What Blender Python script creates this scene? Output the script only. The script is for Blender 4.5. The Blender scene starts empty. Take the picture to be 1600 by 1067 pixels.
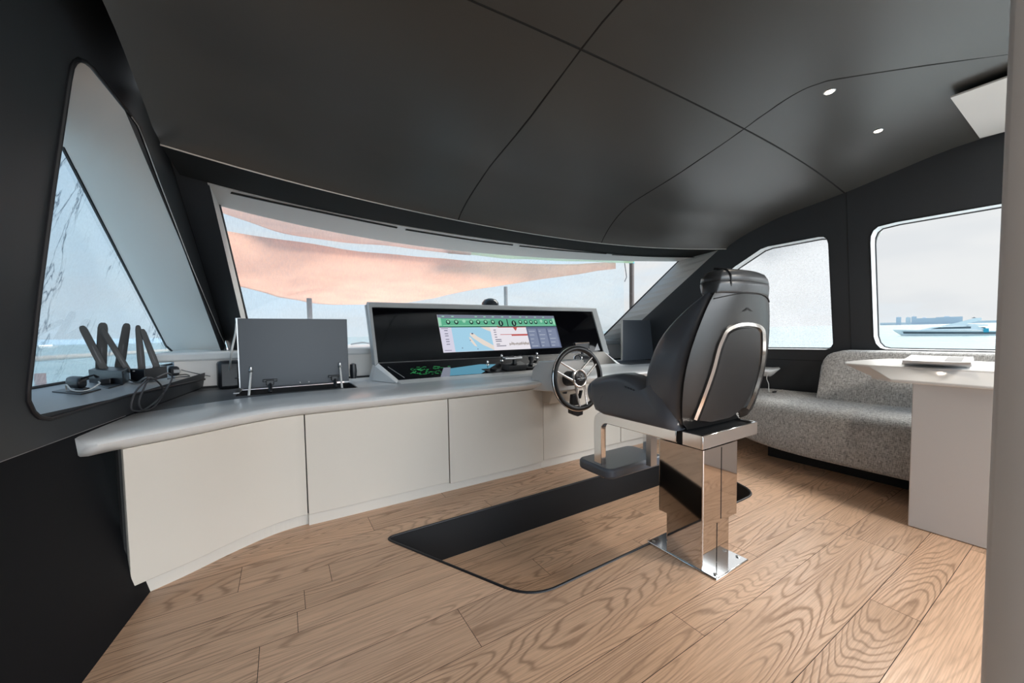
import bpy, math, random
import numpy as np
from mathutils import Vector, Matrix, noise
random.seed(4)
PI=math.pi
col=bpy.context.scene.collection
sc=bpy.context.scene
# ------------------------------------------------------------------ camera model (metres; X along planks, Y to the bow, Z up)
FPX,PITCH,ROLL,CY,YAW=585.0,.0458,.0153,548.0,.549
EYE=np.array([0,0,1.0])
def _basis():
    f=np.array([0,math.cos(PITCH),-math.sin(PITCH)]);u0=np.array([0,math.sin(PITCH),math.cos(PITCH)]);r0=np.array([1.,0,0])
    r=r0*math.cos(ROLL)-u0*math.sin(ROLL);u=u0*math.cos(ROLL)+r0*math.sin(ROLL)
    c,s=math.cos(YAW),math.sin(YAW);M=np.array([[c,s,0],[-s,c,0],[0,0,1]])
    return M@r,M@u,M@f
CR,CU,CF=_basis()
def ray(p): return CF+CR*((p[0]-800)/FPX)-CU*((p[1]-CY)/FPX)
def on(p,ax,v):
    d=ray(p);i='XYZ'.index(ax);return Vector(EYE+(v-EYE[i])/d[i]*d)
def pl(p,pt,n):
    d=ray(p);n=np.array(n,float);return Vector(EYE+((np.array(pt)-EYE)@n)/(d@n)*d)
def zat(x,y,py):
    D_=math.hypot(x,y);lo,hi=1-1.6*D_,1+1.6*D_
    for _ in range(60):
        m=(lo+hi)/2;v=np.array([x,y,m])-EYE
        if CY-FPX*(v@CU)/(v@CF)>py: lo=m
        else: hi=m
    return m
def smooth_curve(pts,n=8):
    """Catmull-Rom through points (any dim)"""
    P=[np.array(p,float) for p in pts];P=[2*P[0]-P[1]]+P+[2*P[-1]-P[-2]];out=[]
    for i in range(1,len(P)-2):
        for k in range(n):
            t=k/n;a,b,c,d=P[i-1:i+3]
            out.append(.5*((2*b)+(-a+c)*t+(2*a-5*b+4*c-d)*t*t+(-a+3*b-3*c+d)*t**3))
    out.append(P[-2]);return out
# ------------------------------------------------------------------ materials
def mat(name,c,rough=.5,metal=0,bump=None,spec=.5,emit=None,estr=1,var=0,vscale=3,coat=0,sheen=0,stretch=(1,1,1)):
    m=bpy.data.materials.new(name);m.use_nodes=True;nt=m.node_tree;b=nt.nodes['Principled BSDF']
    b.inputs['Base Color'].default_value=(*c,1);b.inputs['Roughness'].default_value=rough;b.inputs['Metallic'].default_value=metal
    b.inputs['Specular IOR Level'].default_value=spec;b.inputs['Coat Weight'].default_value=coat;b.inputs['Sheen Weight'].default_value=sheen
    if emit: b.inputs['Emission Color'].default_value=(*emit,1);b.inputs['Emission Strength'].default_value=estr
    if var or bump:
        tc=nt.nodes.new('ShaderNodeTexCoord');mp=nt.nodes.new('ShaderNodeMapping');nt.links.new(tc.outputs['Object'],mp.inputs[0]);mp.inputs['Scale'].default_value=stretch
    if var:
        n=nt.nodes.new('ShaderNodeTexNoise');n.inputs['Scale'].default_value=vscale;n.inputs['Detail'].default_value=4;nt.links.new(mp.outputs[0],n.inputs[0])
        r=nt.nodes.new('ShaderNodeValToRGB');nt.links.new(n.outputs[0],r.inputs[0])
        r.color_ramp.elements[0].position=.3;r.color_ramp.elements[1].position=.7
        r.color_ramp.elements[0].color=(*[x*(1-var) for x in c],1);r.color_ramp.elements[1].color=(*[min(1,x*(1+var)) for x in c],1)
        nt.links.new(r.outputs[0],b.inputs['Base Color'])
    if bump:
        n=nt.nodes.new('ShaderNodeTexNoise');n.inputs['Scale'].default_value=bump[0];n.inputs['Detail'].default_value=3;nt.links.new(mp.outputs[0],n.inputs[0])
        bp=nt.nodes.new('ShaderNodeBump');bp.inputs['Strength'].default_value=bump[1];bp.inputs['Distance'].default_value=bump[2];nt.links.new(n.outputs[0],bp.inputs['Height']);nt.links.new(bp.outputs[0],b.inputs['Normal'])
    return m
M={}
M['wall']=mat('charcoal_wall_panel',(.022,.025,.029),.5,bump=(900,.15,.0004),var=.12,vscale=2)
M['wall_low']=mat('dark_lower_panel',(.004,.0045,.006),.75,spec=.2,bump=(900,.15,.0004))
M['ceil']=mat('charcoal_leather_headliner',(.058,.058,.055),.36,bump=(700,.25,.0005),var=.04,vscale=2,spec=.75)
M['seam']=mat('black_seam',(.003,.003,.003),.7)
M['soffit']=mat('dark_soffit',(.012,.013,.013),.8,spec=.15)
M['lightgrey']=mat('pale_grey_reveal',(.84,.79,.74),.45)
M['surround']=mat('grey_windscreen_surround',(.56,.55,.53),.45)
M['lip']=mat('bright_edge_trim',(.55,.55,.53),.3,metal=.6)
M['frame']=mat('white_window_reveal',(.8,.83,.84),.35)
M['gasket']=mat('black_rubber',(.008,.008,.010),.5)
M['white']=mat('white_lacquer',(.78,.775,.76),.28,coat=.2)
M['cab']=mat('cream_cabinet_front',(.62,.565,.49),.45,var=.02,vscale=2)
M['cabin']=mat('cabinet_inside',(.02,.02,.02),.8)
M['toe']=mat('cream_plinth',(.62,.575,.51),.5)
M['darktop']=mat('dark_grey_counter_top',(.075,.078,.084),.5,bump=(600,.2,.0004))
M['flap']=mat('slate_grey_lid',(.040,.048,.060),.38)
M['glassblack']=mat('black_glass',(.002,.002,.003),.06,spec=.5)
M['housing']=mat('silver_grey_housing',(.40,.41,.41),.35)
M['chrome']=mat('polished_chrome',(.86,.84,.82),.11,metal=1)
M['chrome2']=mat('polished_steel_column',(.62,.585,.55),.05,metal=1)
M['satin']=mat('satin_chrome',(.85,.82,.79),.24,metal=1)
M['steel']=mat('brushed_steel',(.5,.5,.5),.3,metal=1)
M['black']=mat('black_plastic',(.012,.013,.016),.35)
M['blackm']=mat('matt_black',(.004,.004,.005),.7)
M['leather']=mat('slate_leather',(.108,.122,.146),.31,bump=(350,.25,.0006),spec=.5)
M['shell']=mat('black_leather_shell',(.010,.009,.0085),.33,bump=(450,.2,.0004))
M['head']=mat('grey_leather_headrest',(.055,.058,.062),.33,bump=(60,.25,.002))
M['panelblk']=mat('black_satin_panel',(.006,.006,.0065),.42)
M['cable']=mat('white_cable',(.7,.7,.68),.4)
M['paper']=mat('magazine_paper',(.82,.82,.82),.4)
M['ink']=mat('magazine_cover_ink',(.03,.03,.035),.35)
M['pillar']=mat('cream_door_post',(.80,.80,.79),.5)
M['lamp']=mat('downlight_lens',(1,.9,.8),.4,emit=(1,.86,.7),estr=6)
M['pole']=mat('brown_pole',(.07,.045,.035),.5)
M['teal']=mat('teal_strap',(.02,.33,.42),.5)
M['rail']=mat('weathered_rail',(.45,.42,.36),.5)
M['rust']=mat('red_brown_post',(.35,.16,.10),.6)
M['hull']=mat('white_gelcoat',(.95,.92,.88),.25)
M['hulldark']=mat('dark_boot_stripe',(.10,.12,.13),.4)
M['canvas']=mat('turquoise_canvas',(.03,.42,.55),.6)
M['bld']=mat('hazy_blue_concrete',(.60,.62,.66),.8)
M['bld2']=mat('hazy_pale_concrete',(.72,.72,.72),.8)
M['teak']=mat('teak_deck',(.45,.33,.24),.6,var=.2,vscale=6,stretch=(1,12,1))
M['deckwhite']=mat('white_deck_moulding',(.75,.75,.74),.4)
def fabric():
    m=mat('grey_tweed',(.3,.3,.3),.85,sheen=.3);nt=m.node_tree;b=nt.nodes['Principled BSDF'];L=nt.links.new
    tc=nt.nodes.new('ShaderNodeTexCoord');vals=[]
    for st in ((60,330,45),(90,60,380)):
        mp=nt.nodes.new('ShaderNodeMapping');mp.inputs['Scale'].default_value=st;L(tc.outputs['Object'],mp.inputs[0])
        n=nt.nodes.new('ShaderNodeTexNoise');n.inputs['Scale'].default_value=1;n.inputs['Detail'].default_value=3;L(mp.outputs[0],n.inputs[0]);vals.append(n)
    mx=nt.nodes.new('ShaderNodeMath');mx.operation='ADD';L(vals[0].outputs[0],mx.inputs[0]);L(vals[1].outputs[0],mx.inputs[1])
    hl=nt.nodes.new('ShaderNodeMath');hl.operation='MULTIPLY';hl.inputs[1].default_value=.5;L(mx.outputs[0],hl.inputs[0])
    r=nt.nodes.new('ShaderNodeValToRGB');r.color_ramp.elements[0].position=.36;r.color_ramp.elements[1].position=.62
    r.color_ramp.elements[0].color=(.15,.145,.14,1);r.color_ramp.elements[1].color=(.70,.69,.67,1);L(hl.outputs[0],r.inputs[0]);L(r.outputs[0],b.inputs['Base Color'])
    bp=nt.nodes.new('ShaderNodeBump');bp.inputs['Strength'].default_value=.5;bp.inputs['Distance'].default_value=.002;L(hl.outputs[0],bp.inputs['Height']);L(bp.outputs[0],b.inputs['Normal'])
    return m
M['tweed']=fabric()
def wood(name,tint=(1,1,1)):
    m=bpy.data.materials.new(name);m.use_nodes=True;nt=m.node_tree;b=nt.nodes['Principled BSDF'];L=nt.links.new;N=nt.nodes.new
    tc=N('ShaderNodeTexCoord');at=N('ShaderNodeAttribute');at.attribute_name='rnd'
    sep=N('ShaderNodeSeparateXYZ');L(tc.outputs['Object'],sep.inputs[0])
    def ma(op,a,b_=None):
        n=N('ShaderNodeMath');n.operation=op
        for i,v in enumerate((a,b_)):
            if v is None: continue
            if isinstance(v,(int,float)): n.inputs[i].default_value=v
            else: L(v,n.inputs[i])
        return n.outputs[0]
    X,Y=sep.outputs[0],sep.outputs[1];R=at.outputs['Fac']
    def vec(a,b_,c):
        n=N('ShaderNodeCombineXYZ')
        for i,v in enumerate((a,b_,c)):
            if isinstance(v,(int,float)): n.inputs[i].default_value=v
            else: L(v,n.inputs[i])
        return n.outputs[0]
    def noi(v,sc_,det,rough=.5):
        n=N('ShaderNodeTexNoise');n.inputs['Scale'].default_value=sc_;n.inputs['Detail'].default_value=det;n.inputs['Roughness'].default_value=rough;L(v,n.inputs[0]);return n.outputs[0]
    # cathedral grain: contour lines of a stretched noise field
    n1=noi(vec(ma('ADD',ma('MULTIPLY',X,.6),ma('MULTIPLY',R,37.)),ma('ADD',ma('MULTIPLY',Y,6.0),ma('MULTIPLY',R,91.)),ma('MULTIPLY',R,13.)),1.0,1.6,.38)
    wob=noi(vec(ma('MULTIPLY',X,16.),ma('MULTIPLY',Y,55.),R),1.0,2)
    ph=ma('ADD',ma('MULTIPLY',n1,230.),ma('MULTIPLY',wob,2.6))
    s=ma('SINE',ph);line=ma('POWER',ma('MULTIPLY',ma('ADD',s,1.),.5),4.5)
    msk=noi(vec(ma('ADD',X,ma('MULTIPLY',R,50.)),ma('MULTIPLY',Y,3.),R),1.6,1)
    mr=N('ShaderNodeMapRange');L(msk,mr.inputs[0]);mr.inputs[1].default_value=.35;mr.inputs[2].default_value=.65;mr.inputs[3].default_value=.25;mr.inputs[4].default_value=1.
    line=ma('MULTIPLY',line,mr.outputs[0])
    fib=noi(vec(ma('MULTIPLY',X,5.),ma('MULTIPLY',Y,230.),R),1.0,4,.6)
    tone=noi(vec(ma('ADD',X,ma('MULTIPLY',R,9.)),ma('MULTIPLY',Y,5.),R),1.2,2)
    def mixc(f,a,b_):
        n=N('ShaderNodeMix');n.data_type='RGBA'
        if isinstance(f,float): n.inputs[0].default_value=f
        else: L(f,n.inputs[0])
        for i,v in ((6,a),(7,b_)):
            if isinstance(v,tuple): n.inputs[i].default_value=(v[0]*tint[0],v[1]*tint[1],v[2]*tint[2],1)
            else: L(v,n.inputs[i])
        return n.outputs[2]
    c=mixc(tone,(.78,.50,.325),(.66,.41,.26))
    fr=N('ShaderNodeMapRange');L(fib,fr.inputs[0]);fr.inputs[1].default_value=.42;fr.inputs[2].default_value=.72;fr.inputs[3].default_value=0;fr.inputs[4].default_value=.62
    c=mixc(fr.outputs[0],c,(.31,.18,.105))
    c=mixc(ma('MULTIPLY',line,.62),c,(.22,.12,.068))
    hv=N('ShaderNodeHueSaturation');L(c,hv.inputs['Color']);L(ma('ADD',.88,ma('MULTIPLY',ma('FRACT',ma('MULTIPLY',R,7.31)),.22)),hv.inputs['Value'])
    L(hv.outputs[0],b.inputs['Base Color'])
    L(ma('ADD',.30,ma('MULTIPLY',line,.2)),b.inputs['Roughness']);b.inputs['Specular IOR Level'].default_value=.5
    bp=N('ShaderNodeBump');bp.inputs['Strength'].default_value=.35;bp.inputs['Distance'].default_value=.0012;L(ma('SUBTRACT',ma('MULTIPLY',fib,-.4),line),bp.inputs['Height']);L(bp.outputs[0],b.inputs['Normal'])
    return m
M['wood']=wood('oak_planks')
def glassmat():
    m=bpy.data.materials.new('clear_window_glass');m.use_nodes=True;nt=m.node_tree;nt.nodes.clear();N=nt.nodes.new;L=nt.links.new
    o=N('ShaderNodeOutputMaterial');mx=N('ShaderNodeMixShader');t=N('ShaderNodeBsdfTransparent');g=N('ShaderNodeBsdfGlossy');g.inputs['Roughness'].default_value=.02
    t.inputs[0].default_value=(.96,.98,.98,1);f=N('ShaderNodeFresnel');f.inputs[0].default_value=1.45
    mm=N('ShaderNodeMath');mm.operation='MULTIPLY';mm.inputs[1].default_value=.3;L(f.outputs[0],mm.inputs[0]);L(mm.outputs[0],mx.inputs[0]);L(t.outputs[0],mx.inputs[1]);L(g.outputs[0],mx.inputs[2]);L(mx.outputs[0],o.inputs[0]);return m
M['glass']=glassmat()
def clothmat(name,c,opac,trans=.6,weave=(400,400,400),wr=None,tr_tint=(1,1,1)):
    """thin cloth: part see-through, part diffuse/translucent"""
    m=bpy.data.materials.new(name);m.use_nodes=True;nt=m.node_tree;nt.nodes.clear();N=nt.nodes.new;L=nt.links.new
    o=N('ShaderNodeOutputMaterial');d=N('ShaderNodeBsdfDiffuse');tl=N('ShaderNodeBsdfTranslucent');tp=N('ShaderNodeBsdfTransparent');tp.inputs[0].default_value=(*tr_tint,1)
    tc=N('ShaderNodeTexCoord')
    n0=N('ShaderNodeTexNoise');n0.inputs['Scale'].default_value=2.2;n0.inputs['Detail'].default_value=5;L(tc.outputs['Object'],n0.inputs[0])
    rc=N('ShaderNodeValToRGB');rc.color_ramp.elements[0].position=.3;rc.color_ramp.elements[1].position=.7
    rc.color_ramp.elements[0].color=(*[x*.92 for x in c],1);rc.color_ramp.elements[1].color=(*[min(1,x*1.1) for x in c],1);L(n0.outputs[0],rc.inputs[0])
    colr=rc.outputs[0]
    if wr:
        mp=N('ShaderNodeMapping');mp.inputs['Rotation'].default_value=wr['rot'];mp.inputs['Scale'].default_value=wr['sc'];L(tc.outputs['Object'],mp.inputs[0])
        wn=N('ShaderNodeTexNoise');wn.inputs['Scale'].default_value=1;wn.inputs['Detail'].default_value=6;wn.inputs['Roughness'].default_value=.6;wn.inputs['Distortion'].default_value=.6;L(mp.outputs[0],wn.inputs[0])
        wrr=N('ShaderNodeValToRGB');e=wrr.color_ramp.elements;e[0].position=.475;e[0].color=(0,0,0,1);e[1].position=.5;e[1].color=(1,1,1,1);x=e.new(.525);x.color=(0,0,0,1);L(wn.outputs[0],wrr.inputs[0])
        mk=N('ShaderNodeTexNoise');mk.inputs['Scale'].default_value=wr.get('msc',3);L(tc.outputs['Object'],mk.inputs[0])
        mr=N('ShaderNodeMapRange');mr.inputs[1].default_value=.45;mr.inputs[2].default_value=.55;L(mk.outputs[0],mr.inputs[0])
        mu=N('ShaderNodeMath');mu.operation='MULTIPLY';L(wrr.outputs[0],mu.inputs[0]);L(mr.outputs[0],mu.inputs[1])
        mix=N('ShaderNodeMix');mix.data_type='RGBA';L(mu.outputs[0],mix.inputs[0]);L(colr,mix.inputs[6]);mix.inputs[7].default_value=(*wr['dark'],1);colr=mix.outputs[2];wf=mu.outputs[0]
    L(colr,d.inputs[0]);L(colr,tl.inputs[0])
    m1=N('ShaderNodeMixShader');m1.inputs[0].default_value=trans;L(d.outputs[0],m1.inputs[1]);L(tl.outputs[0],m1.inputs[2])
    mpw=N('ShaderNodeMapping');mpw.inputs['Scale'].default_value=weave;L(tc.outputs['Object'],mpw.inputs[0])
    nw=N('ShaderNodeTexNoise');nw.inputs['Scale'].default_value=1;nw.inputs['Detail'].default_value=2;L(mpw.outputs[0],nw.inputs[0])
    rw=N('ShaderNodeMapRange');rw.inputs[1].default_value=.3;rw.inputs[2].default_value=.7;rw.inputs[3].default_value=max(0,opac-.05);rw.inputs[4].default_value=min(1,opac+.05);L(nw.outputs[0],rw.inputs[0])
    fac=rw.outputs[0]
    if wr:
        mxx=N('ShaderNodeMath');mxx.operation='MAXIMUM';L(fac,mxx.inputs[0]);L(wf,mxx.inputs[1]);fac=mxx.outputs[0]
    m2=N('ShaderNodeMixShader');L(fac,m2.inputs[0]);L(tp.outputs[0],m2.inputs[1]);L(m1.outputs[0],m2.inputs[2]);L(m2.outputs[0],o.inputs[0]);return m
M['scrim']=clothmat('pale_mesh_scrim',(.50,.66,.76),.26,.7,(160,30,30))
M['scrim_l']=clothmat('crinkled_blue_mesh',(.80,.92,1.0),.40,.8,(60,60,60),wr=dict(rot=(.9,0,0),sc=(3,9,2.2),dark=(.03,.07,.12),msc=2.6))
M['scrim_r']=clothmat('grey_crinkled_film',(.50,.51,.53),.40,.7,(50,50,50))
M['sail_o']=clothmat('orange_sail_cloth',(.94,.62,.47),.86,.75,(30,90,30))
M['sail_b']=clothmat('brown_orange_sail_cloth',(.72,.52,.43),.92,.6,(40,40,40))
M['sail_g']=clothmat('olive_green_sail_cloth',(.46,.54,.40),.9,.6,(40,40,40))
def seamat():
    m=mat('turquoise_sea',(.16,.46,.45),.25,spec=.35);nt=m.node_tree;b=nt.nodes['Principled BSDF'];N=nt.nodes.new;L=nt.links.new
    tc=N('ShaderNodeTexCoord');mp=N('ShaderNodeMapping');mp.inputs['Scale'].default_value=(.12,.03,.1);mp.inputs['Rotation'].default_value=(0,0,.5);L(tc.outputs['Object'],mp.inputs[0])
    n=N('ShaderNodeTexNoise');n.inputs['Scale'].default_value=1;n.inputs['Detail'].default_value=8;n.inputs['Roughness'].default_value=.65;L(mp.outputs[0],n.inputs[0])
    r=N('ShaderNodeValToRGB');r.color_ramp.elements[0].position=.35;r.color_ramp.elements[1].position=.65;r.color_ramp.elements[0].color=(.15,.26,.27,1);r.color_ramp.elements[1].color=(.28,.39,.38,1)
    L(n.outputs[0],r.inputs[0]);L(r.outputs[0],b.inputs['Base Color'])
    bp=N('ShaderNodeBump');bp.inputs['Strength'].default_value=.6;bp.inputs['Distance'].default_value=.4;L(n.outputs[0],bp.inputs['Height']);L(bp.outputs[0],b.inputs['Normal']);return m
M['sea']=seamat()
# ------------------------------------------------------------------ mesh helpers
class MB:
    def __init__(s): s.v=[];s.f=[]
    def add(s,v,f):
        o=len(s.v);s.v+= [tuple(float(c) for c in q) for q in v];s.f+=[tuple(i+o for i in g) for g in f];return s
    def box(s,c,d,R=None):
        c=Vector(c);q=[]
        for z in (-.5,.5):
            for x,y in ((-.5,-.5),(.5,-.5),(.5,.5),(-.5,.5)):
                w=Vector((x*d[0],y*d[1],z*d[2]));w=(R@w if R else w);q.append(c+w)
        return s.add(q,[(3,2,1,0),(4,5,6,7),(0,1,5,4),(1,2,6,5),(2,3,7,6),(3,0,4,7)])
    def prism(s,base,off):
        base=[Vector(b) for b in base];n=len(base)
        tops=[b+Vector(off) for b in base] if not callable(off) else [off(b) for b in base]
        return s.add(base+tops,[tuple(range(n))[::-1],tuple(range(n,2*n))]+[(i,(i+1)%n,(i+1)%n+n,i+n) for i in range(n)])
    def grid(s,rows,closed=False,cap=False):
        n=len(rows[0]);v=[q for r in rows for q in r];f=[]
        for i in range(len(rows)-1):
            for j in range(n if closed else n-1):
                k=(j+1)%n;f.append((i*n+j,i*n+k,(i+1)*n+k,(i+1)*n+j))
        if cap: f+=[tuple(range(n))[::-1],tuple((len(rows)-1)*n+j for j in range(n))]
        return s.add(v,f)
    def tube(s,path,r,n=8,caps=True,closed=False,flat=1.):
        P=[Vector(p) for p in path];rows=[];up=None
        for i,p in enumerate(P):
            if closed: t=(P[(i+1)%len(P)]-P[i-1]).normalized()
            else: t=(P[min(i+1,len(P)-1)]-P[max(i-1,0)]).normalized()
            if up is None: up=Vector((0,0,1)) if abs(t.z)<.9 else Vector((1,0,0))
            a=t.cross(up)
            if a.length<1e-4: a=t.cross(Vector((0,1,0)))
            a.normalize();b=a.cross(t).normalized();up=b
            rr=r[i] if isinstance(r,(list,tuple)) else r
            rows.append([p+a*math.cos(2*PI*k/n)*rr+b*math.sin(2*PI*k/n)*rr*flat for k in range(n)])
        if closed: rows.append(rows[0])
        return s.grid(rows,True,caps and not closed)
    def lathe(s,c,prof,axis=Vector((0,0,1)),n=20):
        axis=Vector(axis).normalized();a=axis.orthogonal().normalized();b=axis.cross(a);c=Vector(c)
        rows=[[c+axis*h+(a*math.cos(2*PI*k/n)+b*math.sin(2*PI*k/n))*max(r,1e-5) for k in range(n)] for r,h in prof]
        return s.grid(rows,True,True)
def worg(o):
    return Vector(o['_org']) if o and '_org' in o else Vector((0,0,0))
def obj(name,mb,m,parent=None,smooth=False,bevel=0,seg=2,sub=0,solid=0,label=None,autos=None):
    org=worg(parent)
    me=bpy.data.meshes.new(name);me.from_pydata([tuple(Vector(v)-org) for v in mb.v],[],mb.f);me.validate();me.update()
    import bmesh
    bm=bmesh.new();bm.from_mesh(me);bmesh.ops.remove_doubles(bm,verts=bm.verts,dist=1e-5);bmesh.ops.recalc_face_normals(bm,faces=bm.faces);bm.to_mesh(me);bm.free()
    me.materials.append(m)
    o=bpy.data.objects.new(name,me);col.objects.link(o)
    if parent: o.parent=parent
    o['_org']=tuple(org)
    if solid: s=o.modifiers.new('s','SOLIDIFY');s.thickness=solid;s.offset=0
    if bevel:
        b=o.modifiers.new('b','BEVEL');b.width=bevel;b.segments=seg;b.limit_method='ANGLE';b.angle_limit=.5
    if sub: u=o.modifiers.new('u','SUBSURF');u.levels=sub;u.render_levels=sub
    if smooth or bevel:
        for p in me.polygons:p.use_smooth=True
        if not sub: 
            me.set_sharp_from_angle(angle=autos or .6)
    if label:o['label']=label
    return o
def tag(o,label,cat,group=None,kind=None):
    if label:o['label']=label
    if cat:o['category']=cat
    if group:o['group']=group
    if kind:o['kind']=kind
    return o
def thing(name,loc,label,cat,group=None,kind=None):
    o=bpy.data.objects.new(name,None);col.objects.link(o);o.location=loc;o.empty_display_size=.05;o['_org']=tuple(Vector(loc));return tag(o,label,cat,group,kind)
def struct(name,mb,m,parent=None,**k):
    o=obj(name,mb,m,parent,**k)
    if not parent:o['kind']='structure'
    return o
def clip(poly,a,b,c,keep=1):
    """keep part of 2d poly where keep*(a x+b y-c)>=0"""
    out=[]
    for i in range(len(poly)):
        p,q=poly[i],poly[(i+1)%len(poly)];dp=keep*(a*p[0]+b*p[1]-c);dq=keep*(a*q[0]+b*q[1]-c)
        if dp>=0: out.append(p)
        if dp*dq<0:
            t=dp/(dp-dq);out.append((p[0]+(q[0]-p[0])*t,p[1]+(q[1]-p[1])*t))
    return out
def area(p): return .5*sum(p[i][0]*p[(i+1)%len(p)][1]-p[(i+1)%len(p)][0]*p[i][1] for i in range(len(p)))
def subtract(poly,hole):
    """poly minus convex hole -> convex pieces"""
    if area(hole)<0: hole=hole[::-1]
    out=[];rem=poly
    for i in range(len(hole)):
        p,q=hole[i],hole[(i+1)%len(hole)];a,b=-(q[1]-p[1]),(q[0]-p[0]);c=a*p[0]+b*p[1]
        o=clip(rem,a,b,c,-1)
        if len(o)>2 and abs(area(o))>1e-9: out.append(o)
        rem=clip(rem,a,b,c,1)
        if len(rem)<3: break
    return out
# ------------------------------------------------------------------ floor with the sunken foot well
hpx=[(607,843),(612,838.5)]
_hc=[((.392,1.875),.035),((2.76,1.872),.05),((2.44,1.145),.17),((.765,1.135),.20)]
HOLE=[]
for i_,(P_,r_) in enumerate(_hc):
    p0=np.array(_hc[i_-1][0]);p1=np.array(P_);p2=np.array(_hc[(i_+1)%4][0]);d0=(p0-p1)/np.linalg.norm(p0-p1);d1=(p2-p1)/np.linalg.norm(p2-p1)
    an=math.acos(float(d0@d1));t_=min(r_/math.tan(an/2),.28)
    A_=p1+d0*t_;B_=p1+d1*t_
    for k_ in range(13):
        u_=k_/12;q_=A_*(1-u_)**2+p1*2*u_*(1-u_)+B_*u_*u_;HOLE.append((float(q_[0]),float(q_[1])))
SE=[3.2,3.0,2.82,2.6,2.42,2.28,2.15,1.98,1.79,1.66,1.54,1.43,1.2376,1.0423,.8118,.6868,.4608,.3301,.12,-.08,-.28,-.5,-.72,-1.0,-1.3,-1.6,-2.0]
JO={7:[-.187,1.0],8:[.136,1.95],12:[.507,2.05],13:[-.6,1.75],14:[1.144,2.4],15:[.0,2.3],16:[1.816],17:[.9,2.6],6:[.365,1.9],5:[.82,1.6],11:[-.1,2.7]}
fm=MB();rn=[]
for i in range(len(SE)-1):
    y1,y0=SE[i],SE[i+1];js=sorted([-.95]+JO.get(i,[random.uniform(-.3,.8),random.uniform(1.3,2.6)])+[4.2])
    for a,b in zip(js[:-1],js[1:]):
        r=random.random();g=.0009
        for pc in subtract([(a+g,y0+g),(b-g,y0+g),(b-g,y1-g),(a+g,y1-g)],HOLE):
            k=len(fm.v);fm.add([(x,y,0) for x,y in pc],[tuple(range(len(pc)))]);rn.append(r)
def with_rnd(name,mb,rn,m,kind='structure'):
    me=bpy.data.meshes.new(name);me.from_pydata(mb.v,[],mb.f);me.update()
    at=me.attributes.new('rnd','FLOAT','FACE')
    for i,r in enumerate(rn): at.data[i].value=r
    me.materials.append(m);o=bpy.data.objects.new(name,me);col.objects.link(o)
    if kind:o['kind']=kind
    return o
fl=with_rnd('floor',fm,rn,M['wood'])
sb=MB()
for pc in subtract([(-.95,-2),(4.2,-2),(4.2,3.3),(-.95,3.3)],HOLE): sb.add([(x,y,-.004) for x,y in pc],[tuple(range(len(pc)))])
struct('trim_1',sb,M['seam'])
wm=MB();rn=[]
for i,(y1,y0) in enumerate(((1.95,1.80),(1.80,1.745),(1.745,1.62),(1.62,1.46),(1.46,1.25),(1.25,.95))):
    js=[[.2,1.04,2.95],[.2,1.60,2.95],[.2,2.0,2.95],[.2,1.10,2.95],[.2,1.7,2.95],[.2,.9,2.95]][i]
    for a,b in zip(js[:-1],js[1:]):
        wm.add([(a+.001,y0+.001,-.21),(b-.001,y0+.001,-.21),(b-.001,y1-.001,-.21),(a+.001,y1-.001,-.21)],[(0,1,2,3)]);rn.append(random.random())
with_rnd('floor_well',wm,rn,M['wood'])
struct('trim_15',MB().box((1.6,1.5,-.217),(2.9,1.1,.008)),M['seam'])
hw=MB();n=len(HOLE);hw.add([(x,y,0.0) for x,y in HOLE]+[(x,y,-.212) for x,y in HOLE],[(i,(i+1)%n,(i+1)%n+n,i+n) for i in range(n)])
struct('trim_2',hw,M['blackm'])
struct('trim_3',MB().tube([(x,y,.001) for x,y in HOLE],.0062,8,closed=True,flat=.8),M['gasket'],smooth=True)
# ------------------------------------------------------------------ side walls
LW=lambda y,z:-.60-.12*(2-y)+.16*(z-.7)
def LWL(y,z): # lower part, folded at z .678
    return (-.48-.125*(2-y))*(1-z/.678)+LW(y,.678)*(z/.678)
LN=(1,-.12,-.16);LP=(-.60,2.0,.7)
RW=lambda y,z:3.8-.1*y-.155*(z-.85)
RN=(1,.1,.155);RP=(3.8,0,.85)
def lw(p,off=0): return pl(p,(LP[0]+off,LP[1],LP[2]),LN)
def rw(p,off=0): return pl(p,(RP[0]+off,RP[1],RP[2]),RN)
wl_px=[(122,93),(132,96),(142,104),(205,182),(215,196),(222,214),(250,290),(300,420),(351,540),(354,556),(352,574),(340,588),(200,618),(76,655),(60,652),(50,643),(42,626),(42,610),(60,450),(80,300),(106,125),(110,105),(115,97)]
WLO=[lw(p) for p in wl_px]
# sill is level: force the bottom edge of the outline
hole=[(v.y,v.z) for v in WLO]
def wallmesh(poly,holes,f,flip=False):
    ps=[poly]
    for h in holes: ps=[q for p in ps for q in subtract(p,h)]
    mb=MB()
    for p in ps: mb.add([(f(y,z),y,z) for y,z in p],[tuple(range(len(p)))])
    return mb
li0,li1=on((327,288),'Z',1.74),on((376,495),'Y',3.12)
pa0,pa1=lw((266,252)),lw((352,530))
def exz(a,b,z): return a+(b-a)*((z-a.z)/(b.z-a.z))
lpoly=[(-2,.678),(pa1.y+.02,.678),(pa1.y+.01,pa1.z),(pa0.y,pa0.z),(pa0.y-.04,2.6),(-2,2.6)]
struct('wall_left',wallmesh(lpoly,[hole],LW),M['wall'])
pg=MB();_r=[]
for z in np.linspace(1.95,.67,16):
    A_=Vector((LW(exz(pa0,pa1,z).y,z),exz(pa0,pa1,z).y,z));B_=exz(li0,li1,z)
    _r.append([A_+Vector((0,-.01,0)),A_,A_.lerp(B_,.35)+Vector((-.018,0,0)),A_.lerp(B_,.7)+Vector((-.012,0,0)),B_])
pg.grid(_r);struct('wall_left_pillar',pg,M['wall'],smooth=True,autos=1.2)
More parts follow.
